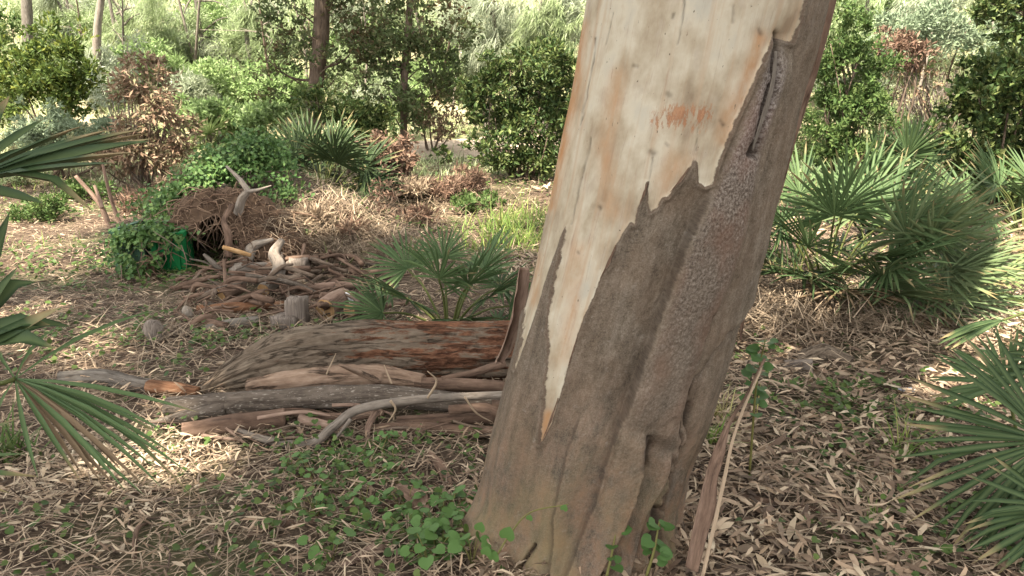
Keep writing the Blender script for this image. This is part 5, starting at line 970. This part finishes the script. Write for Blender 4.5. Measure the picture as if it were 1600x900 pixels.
def leafy_stem(label, pts, n, L, m='creeper', name='sapling', w=.6):
    t = thing(name, label, 'plant', pts[0]); V, F, U = tube(pts, [.005, .004, .002], 6, 14); mk('stem', V, F, M['stem'], t, attrs={'buv': U}); C = spline(np.asarray(pts, float), 40)
    for k in range(n):
        c = C[int(random.uniform(12, 39))]; a_ = random.uniform(0, 6.28); D = np.array([[math.cos(a_), math.sin(a_), random.uniform(-.2, .5)]]); V, F = rleaf(c[None] + D * .015, D, np.array([[0, -.4, .9]]) + rng.normal(size=(1, 3)) * .2, np.array([L * random.uniform(.6, 1.2)])); mk('leaf', V, F, M[m], t)
    return t
leafy_stem('young leafy sapling behind the tip of the tilted bark slab', [base_at(1178, 660, 2.75), at(1182, 600, 2.72), at(1196, 530, 2.7)], 30, .042, 'ivy')
leafy_stem('leafy shoot at the right edge of the trunk base', [at(1010, 900, 2.02), at(1022, 860, 2.03), at(1030, 815, 2.06)], 13, .036, 'ivy', 'ivy_shoot')
leafy_stem('small ivy shoot climbing the front of the trunk base', [at(948, 900, 2.03), at(955, 870, 2.05), at(962, 832, 2.07)], 5, .035, 'ivy', 'ivy_shoot')
# vine runner over the trunk's foot
def runner():
    t = thing('vine_runner', 'thin pale vine with round leaves reaching across the trunk base', 'vine', at(770, 880, 2.0)); P = [at(775, 870, 1.98), at(800, 830, 2.0), at(830, 800, 2.02), at(888, 788, 2.03)]
    V, F, U = tube(P, [.003, .0025, .0015], 5, 24); mk('stem', V, F, M['stem'], t, attrs={'buv': U})
    for px, py, L in [(790, 835, .042), (748, 822, .03), (770, 868, .03), (826, 805, .018), (880, 790, .02), (758, 860, .03)]:
        c = at(px, py + 8, 1.97); V, F = rleaf(c[None], np.array([[.25, -.1, .9]]), np.array([[-.1, -.9, .5]]), np.array([L])); mk('leaf', V, F, M['creeper'], t)
runner()
# round-leaved creepers, each plant a thing with its leaves
gl = 'round leaved green creepers before the log heap'
fgz = [(random.gauss(600, 80), random.uniform(700, 890)) for _ in range(20)] + [(random.uniform(570, 740), random.uniform(790, 895)) for _ in range(18)] + [(random.uniform(430, 560), random.uniform(690, 760)) for _ in range(5)]
for px, py in fgz:
    if px > 745: continue
    c = gr(px, py); t = thing('creeper_plant', f"round leaved creeper {third(py, 760, 830, ('just below the log heap', 'between log heap and bottom edge', 'at the bottom edge'))} {third(px, 560, 660, ('among straw on the left', 'in the middle of the patch', 'close to the trunk'))}", 'creeper', c, gl); ac = Acc()
    for k in range(random.randint(4, 7)):
        a_ = random.uniform(0, 6.28); rr = random.uniform(.01, .08); h = random.uniform(.03, .11); e = c + np.array([rr * math.cos(a_), rr * math.sin(a_), h]); ac.addm(*tube([c, (c + e) / 2 + np.array([0, 0, .02]), e], [.0017, .0015, .0012], 4, 5, caps=False))
        D = np.array([[math.cos(a_), math.sin(a_), random.uniform(-.3, .2)]]); V, F = rleaf(e[None], D, np.array([[0, -.25, 1.0]]) + rng.normal(size=(1, 3)) * .25, np.array([random.uniform(.018, .03) + .02 * max(0, py - 720) / 180])); mk('leaf', V, F, M['creeper'], t)
    ac.build('stems', M['stem'], t)
lump('white_paper_scrap', gr(1316, 640) + [0, 0, .01], .03, .025, .02, M['white'], 'white paper scrap lying on litter right of the trunk', 'scrap', 4, 1)
lump('blue_plastic_scrap', gr(1415, 612) + [0, 0, .01], .045, .025, .012, M['bluegrey'], 'pale blue plastic scrap on the litter at right', 'scrap', 7, 1)
lump('foil_scrap', gr(205, 705) + [0, 0, .012], .035, .02, .018, M['bluegrey'], 'crumpled shiny scrap on pale litter under the left frond', 'scrap', 11, 1)
lump('can_lid', gr(255, 732) + [0, 0, .008], .014, .012, .008, M['white'], 'tiny white scrap right of the crumpled shiny scrap', 'scrap', 12, 1)
limb('rotten_stump', [gr(1235, 575), gr(1285, 568) + [0, 0, .04], gr(1330, 575) + [0, 0, .02]], [.045, .075, .05], M['log'], 'rotten orange brown log stub in straw right of the trunk', 'stump', sides=20, n=30, ridge=.4, noise_=.3)
limb('rotten_stump', [gr(1225, 580) + [0, 0, .01], gr(1270, 582) + [0, 0, .02]], [.045, .05], M['stone'], 'grey decayed wood in front of the rotten orange stub', 'wood', sides=20, n=20, ridge=.3, noise_=.25)

reseed(110)
# ------------------------------------------------------------------ litter, straw, ground cover (nobody could count them)
def scatter(y0, y1, dens):
    A = (y1 - y0) * (.66 * (y0 + y1) + 2.4); n = int(A * dens); y = y0 + (y1 - y0) * np.sqrt(rng.random(n) * (1 - (y0 / y1) ** 2) + (y0 / y1) ** 2) if False else rng.uniform(y0, y1, n)
    hw = .68 * (y * .97 + .4) + .7; wmax = .68 * (y1 * .97 + .4) + .7; x = rng.uniform(-wmax, wmax, n); k = np.abs(x) < hw; return x[k], y[k]
def on_ground(x, y, lift=.01): return np.stack([x, y, terrain(x, y) + lift * rng.random(len(x))], 1)
def off_trunk(x, y): return (x - trunk_axis(0)[0]) ** 2 + (y - YT) ** 2 > .1
def litter():
    Vs, F3, F4, n0 = [], [], [], 0
    for y0, y1, dens, sc in [(1.4, 3.2, 2500, .9), (3.2, 5.5, 1400, .98), (5.5, 9, 520, 1.15), (9, 13, 130, 1.6)]:
        x, y = scatter(y0, y1, dens); k = off_trunk(x, y) & (fbm(np.stack([x, y, 0 * x], 1) * 1.3, 3, 41) > .2); x, y = x[k], y[k]; n = len(x)
        P = on_ground(x, y, .06); a_ = rng.random(n) * 6.283; D = np.stack([np.cos(a_), np.sin(a_), rng.normal(size=n) * .22], 1); N = unit(rng.normal(size=(n, 3)) * .38 + np.array([0, 0, 1]))
        lf = sst(.6, -.3, x); L = (.035 + .085 * rng.random(n) ** 1.3) * sc * (1 - .2 * lf); W = L * (.12 + .13 * rng.random(n)) * (1 - .45 * lf); V, f3, f4 = leaf4(P, D, N, L, W, .16); Vs.append(V); F3.append(f3 + n0); F4.append(f4 + n0); n0 += len(V)
    n = 1500; a_ = rng.random(n) * 6.283; r_ = .34 + .2 * rng.random(n) ** 1.6; x = float(trunk_axis(.03)[0]) + r_ * np.cos(a_); y = YT + r_ * np.sin(a_); P = on_ground(x, y, .03); P[:, 2] += .09 * np.exp(-((r_ - .34) / .07) ** 2) * rng.random(n); a2 = rng.random(n) * 6.283
    D = np.stack([np.cos(a2), np.sin(a2), rng.normal(size=n) * .3], 1); N = unit(rng.normal(size=(n, 3)) * .5 + np.array([0, 0, 1])); L = .03 + .06 * rng.random(n); V, f3, f4 = leaf4(P, D, N, L, L * (.12 + .14 * rng.random(n)), .16); Vs.append(V); F3.append(f3 + n0); F4.append(f4 + n0); n0 += len(V)
    mk('leaf_litter', np.concatenate(Vs), [np.concatenate(F3), np.concatenate(F4)], M['litter'], kind='stuff', smooth=False, label='brown and beige fallen gum leaves covering the ground', cat='leaf litter')
    # pale leaves in drifts; several paint sunlit patches into the leaf colour
    drift = [(175, 735, .25, 700), (1120, 860, .22, 110), (1200, 880, .3, 90), (1480, 500, .35, 900), (1560, 520, .3, 600), (500, 375, .3, 900), (470, 350, .25, 600), (1280, 690, .5, 300), (80, 800, .4, 150), (230, 800, .3, 150), (800, 420, .3, 250), (100, 310, .6, 500), (280, 320, .5, 500)]
    Vs, F3, F4, n0 = [], [], [], 0
    for px, py, s, n in drift:
        c = gr(px, py); x = c[0] + rng.normal(size=n) * s; y = c[1] + rng.normal(size=n) * s * .6; k = off_trunk(x, y); x, y = x[k], y[k]; n = len(x); P = on_ground(x, y, .05); a_ = rng.random(n) * 6.283
        D = np.stack([np.cos(a_), np.sin(a_), rng.normal(size=n) * .25], 1); N = unit(rng.normal(size=(n, 3)) * .4 + np.array([0, 0, 1])); L = (.05 + .07 * rng.random(n)) * (.6 if px < 700 else 1); V, f3, f4 = leaf4(P, D, N, L, L * (.13 + .12 * rng.random(n)), .18); Vs.append(V); F3.append(f3 + n0); F4.append(f4 + n0); n0 += len(V)
    mk('pale_sunlit_litter', np.concatenate(Vs), [np.concatenate(F3), np.concatenate(F4)], M['litter_pale'], kind='stuff', smooth=False, label='pale fallen leaves in drifts, sunlit patches among them painted by colour', cat='leaf litter')
litter()
def straws():
    Vs, Fs, n0 = [], [], 0
    def put(P, D, L, W, bend):
        nonlocal n0
        V, F = blades(P, D, L, W, bend, 3); Vs.append(V); Fs.append(F + n0); n0 += len(V)
    for y0, y1, dens in [(1.4, 4, 480), (4, 8, 300), (8, 13, 150)]:
        x, y = scatter(y0, y1, dens); k = off_trunk(x, y); x, y = x[k], y[k]; n = len(x); a_ = rng.random(n) * 6.283; put(on_ground(x, y, .04), np.stack([np.cos(a_), np.sin(a_), .08 + .2 * rng.random(n)], 1), .08 + .2 * rng.random(n), .0025 + .003 * rng.random(n), .3 * rng.random(n))
    for px, py, s, n, h in [(1300, 500, .35, 1500, .16), (1230, 500, .25, 700, .14), (1420, 500, .35, 700, .1), (480, 355, .35, 1600, .12), (420, 340, .3, 900, .12), (520, 385, .25, 700, .1), (600, 390, .35, 500, .12), (250, 290, .7, 1200, .1), (330, 300, .3, 700, .1), (1580, 350, .3, 500, .1), (680, 330, .8, 900, .1), (330, 520, .4, 600, .06)]:
        c = gr(px, py); x = c[0] + rng.normal(size=n) * s; y = c[1] + rng.normal(size=n) * s * .6; a_ = rng.random(n) * 6.283; put(on_ground(x, y, h), np.stack([np.cos(a_), np.sin(a_) - .2, rng.normal(size=n) * .45 + .1], 1), .09 + .16 * rng.random(n), .004 + .004 * rng.random(n), .5 * rng.random(n))
    mk('straw', np.concatenate(Vs), np.concatenate(Fs), M['straw'], kind='stuff', smooth=False, label='dry straw and grass stalks strewn over the litter', cat='straw')
straws()
def twigs():
    a = Acc()
    for y0, y1, cnt in [(1.5, 3.5, 420), (3.5, 6, 620), (6, 12, 700)]:
        for k in range(cnt):
            y = random.uniform(y0, y1); x = random.uniform(-.7, .7) * (y + .8); p = np.array([x, y, gz(x, y) + .02]); an = random.uniform(0, 6.28); L = random.uniform(.06, .26); d = np.array([math.cos(an), math.sin(an), random.uniform(-.05, .15)]) * L
            if (x - trunk_axis(0)[0]) ** 2 + (y - YT) ** 2 < .15: continue
            r_ = random.uniform(.0015, .005); a.addm(*tube([p, p + d * .5 + rng.normal(size=3) * .02, p + d], [r_, r_, r_ * .5], 4, 5, caps=False))
    a.build('fallen_twigs', M['twig'], kind='stuff', label='small fallen twigs strewn over the litter', cat='twigs')
twigs()
def cover():
    Vs, Fs, n0 = [], [], 0
    spots = [(590, 740, .35, 500), (520, 800, .3, 250), (640, 860, .22, 300), (480, 720, .3, 200), (200, 430, .7, 900), (90, 420, .8, 900), (300, 440, .4, 400), (120, 520, .6, 500), (250, 545, .5, 600), (340, 530, .4, 400), (1290, 630, .2, 260), (1340, 625, .22, 220), (1380, 640, .3, 160), (1400, 700, .25, 180), (1440, 650, .3, 250), (1480, 820, .25, 160), (1430, 880, .2, 140), (1170, 555, .25, 200), (1180, 820, .1, 40), (40, 860, .2, 80), (660, 360, .5, 260), (120, 330, .8, 500), (460, 900, .2, 160), (720, 400, .5, 200), (1560, 430, .6, 500), (700, 300, 1.0, 300), (330, 690, .3, 60), (1250, 720, .3, 60), (820, 360, .4, 400)]
    for px, py, s, n in spots:
        c = gr(px, py); x = c[0] + rng.normal(size=n) * s; y = c[1] + rng.normal(size=n) * s * .55; k = (fbm(np.stack([x, y, 0 * x], 1) * 6, 2, 61) > .4) & off_trunk(x, y); x, y = x[k], y[k]; n = len(x)
        sc = 1 + .08 * max(c[1] - 3, 0); P = on_ground(x, y, .06); P[:, 2] += .015; a_ = rng.random(n) * 6.283; D = np.stack([np.cos(a_), np.sin(a_), rng.normal(size=n) * .3], 1); N = unit(rng.normal(size=(n, 3)) * .35 + np.array([0, -.2, 1])); V, F = rleaf(P, D, N, (.014 + .016 * rng.random(n)) * sc); Vs.append(V); Fs.append(F + n0); n0 += len(V)
    mk('ground_cover', np.concatenate(Vs), np.concatenate(Fs), M['cover'], kind='stuff', label='small green weeds creeping over the litter in patches', cat='weeds')
    # hillside grass
    n = 52000; y = 11 + 17 * rng.random(n) ** 1.3; x = (rng.random(n) * 2 - 1) * (.7 * y + 1.5); k = fbm(np.stack([x, y, 0 * x], 1) * .8, 3, 71) > .42; k &= ~((np.abs(y - 13.8 - .35 * np.sin(x * .8 + .6)) < 1.0) & (x < 1.0) & (x > -2.0)); x, y = x[k], y[k]; n = len(x)
    P = on_ground(x, y, 0); D = unit(rng.normal(size=(n, 3)) * .4 + np.array([0, 0, 1])); V, F = blades(P, D, (.15 + .4 * rng.random(n)) * sst(9.5, 14, y), .010 + .01 * rng.random(n), .6 * rng.random(n), 2)
    mk('hillside_grass', V, F, M['hillgrass'], kind='stuff', smooth=False, label='dry pale grass on the sunlit hillside', cat='grass')
    n = 5000; x = rng.uniform(-7, 7, n); y = rng.uniform(6, 12, n); k = fbm(np.stack([x, y, 0 * x], 1) * 1.1, 3, 77) > .5; x, y = x[k], y[k]; n = len(x); P = on_ground(x, y, 0); V, F = blades(P, unit(rng.normal(size=(n, 3)) * .5 + np.array([0, 0, 1])), .06 + .12 * rng.random(n), .006 + .004 * rng.random(n), .6 * rng.random(n), 2)
    mk('short_grass', V, F, M['grass'], kind='stuff', smooth=False, label='short green grass scattered over the clearing', cat='grass')
cover()
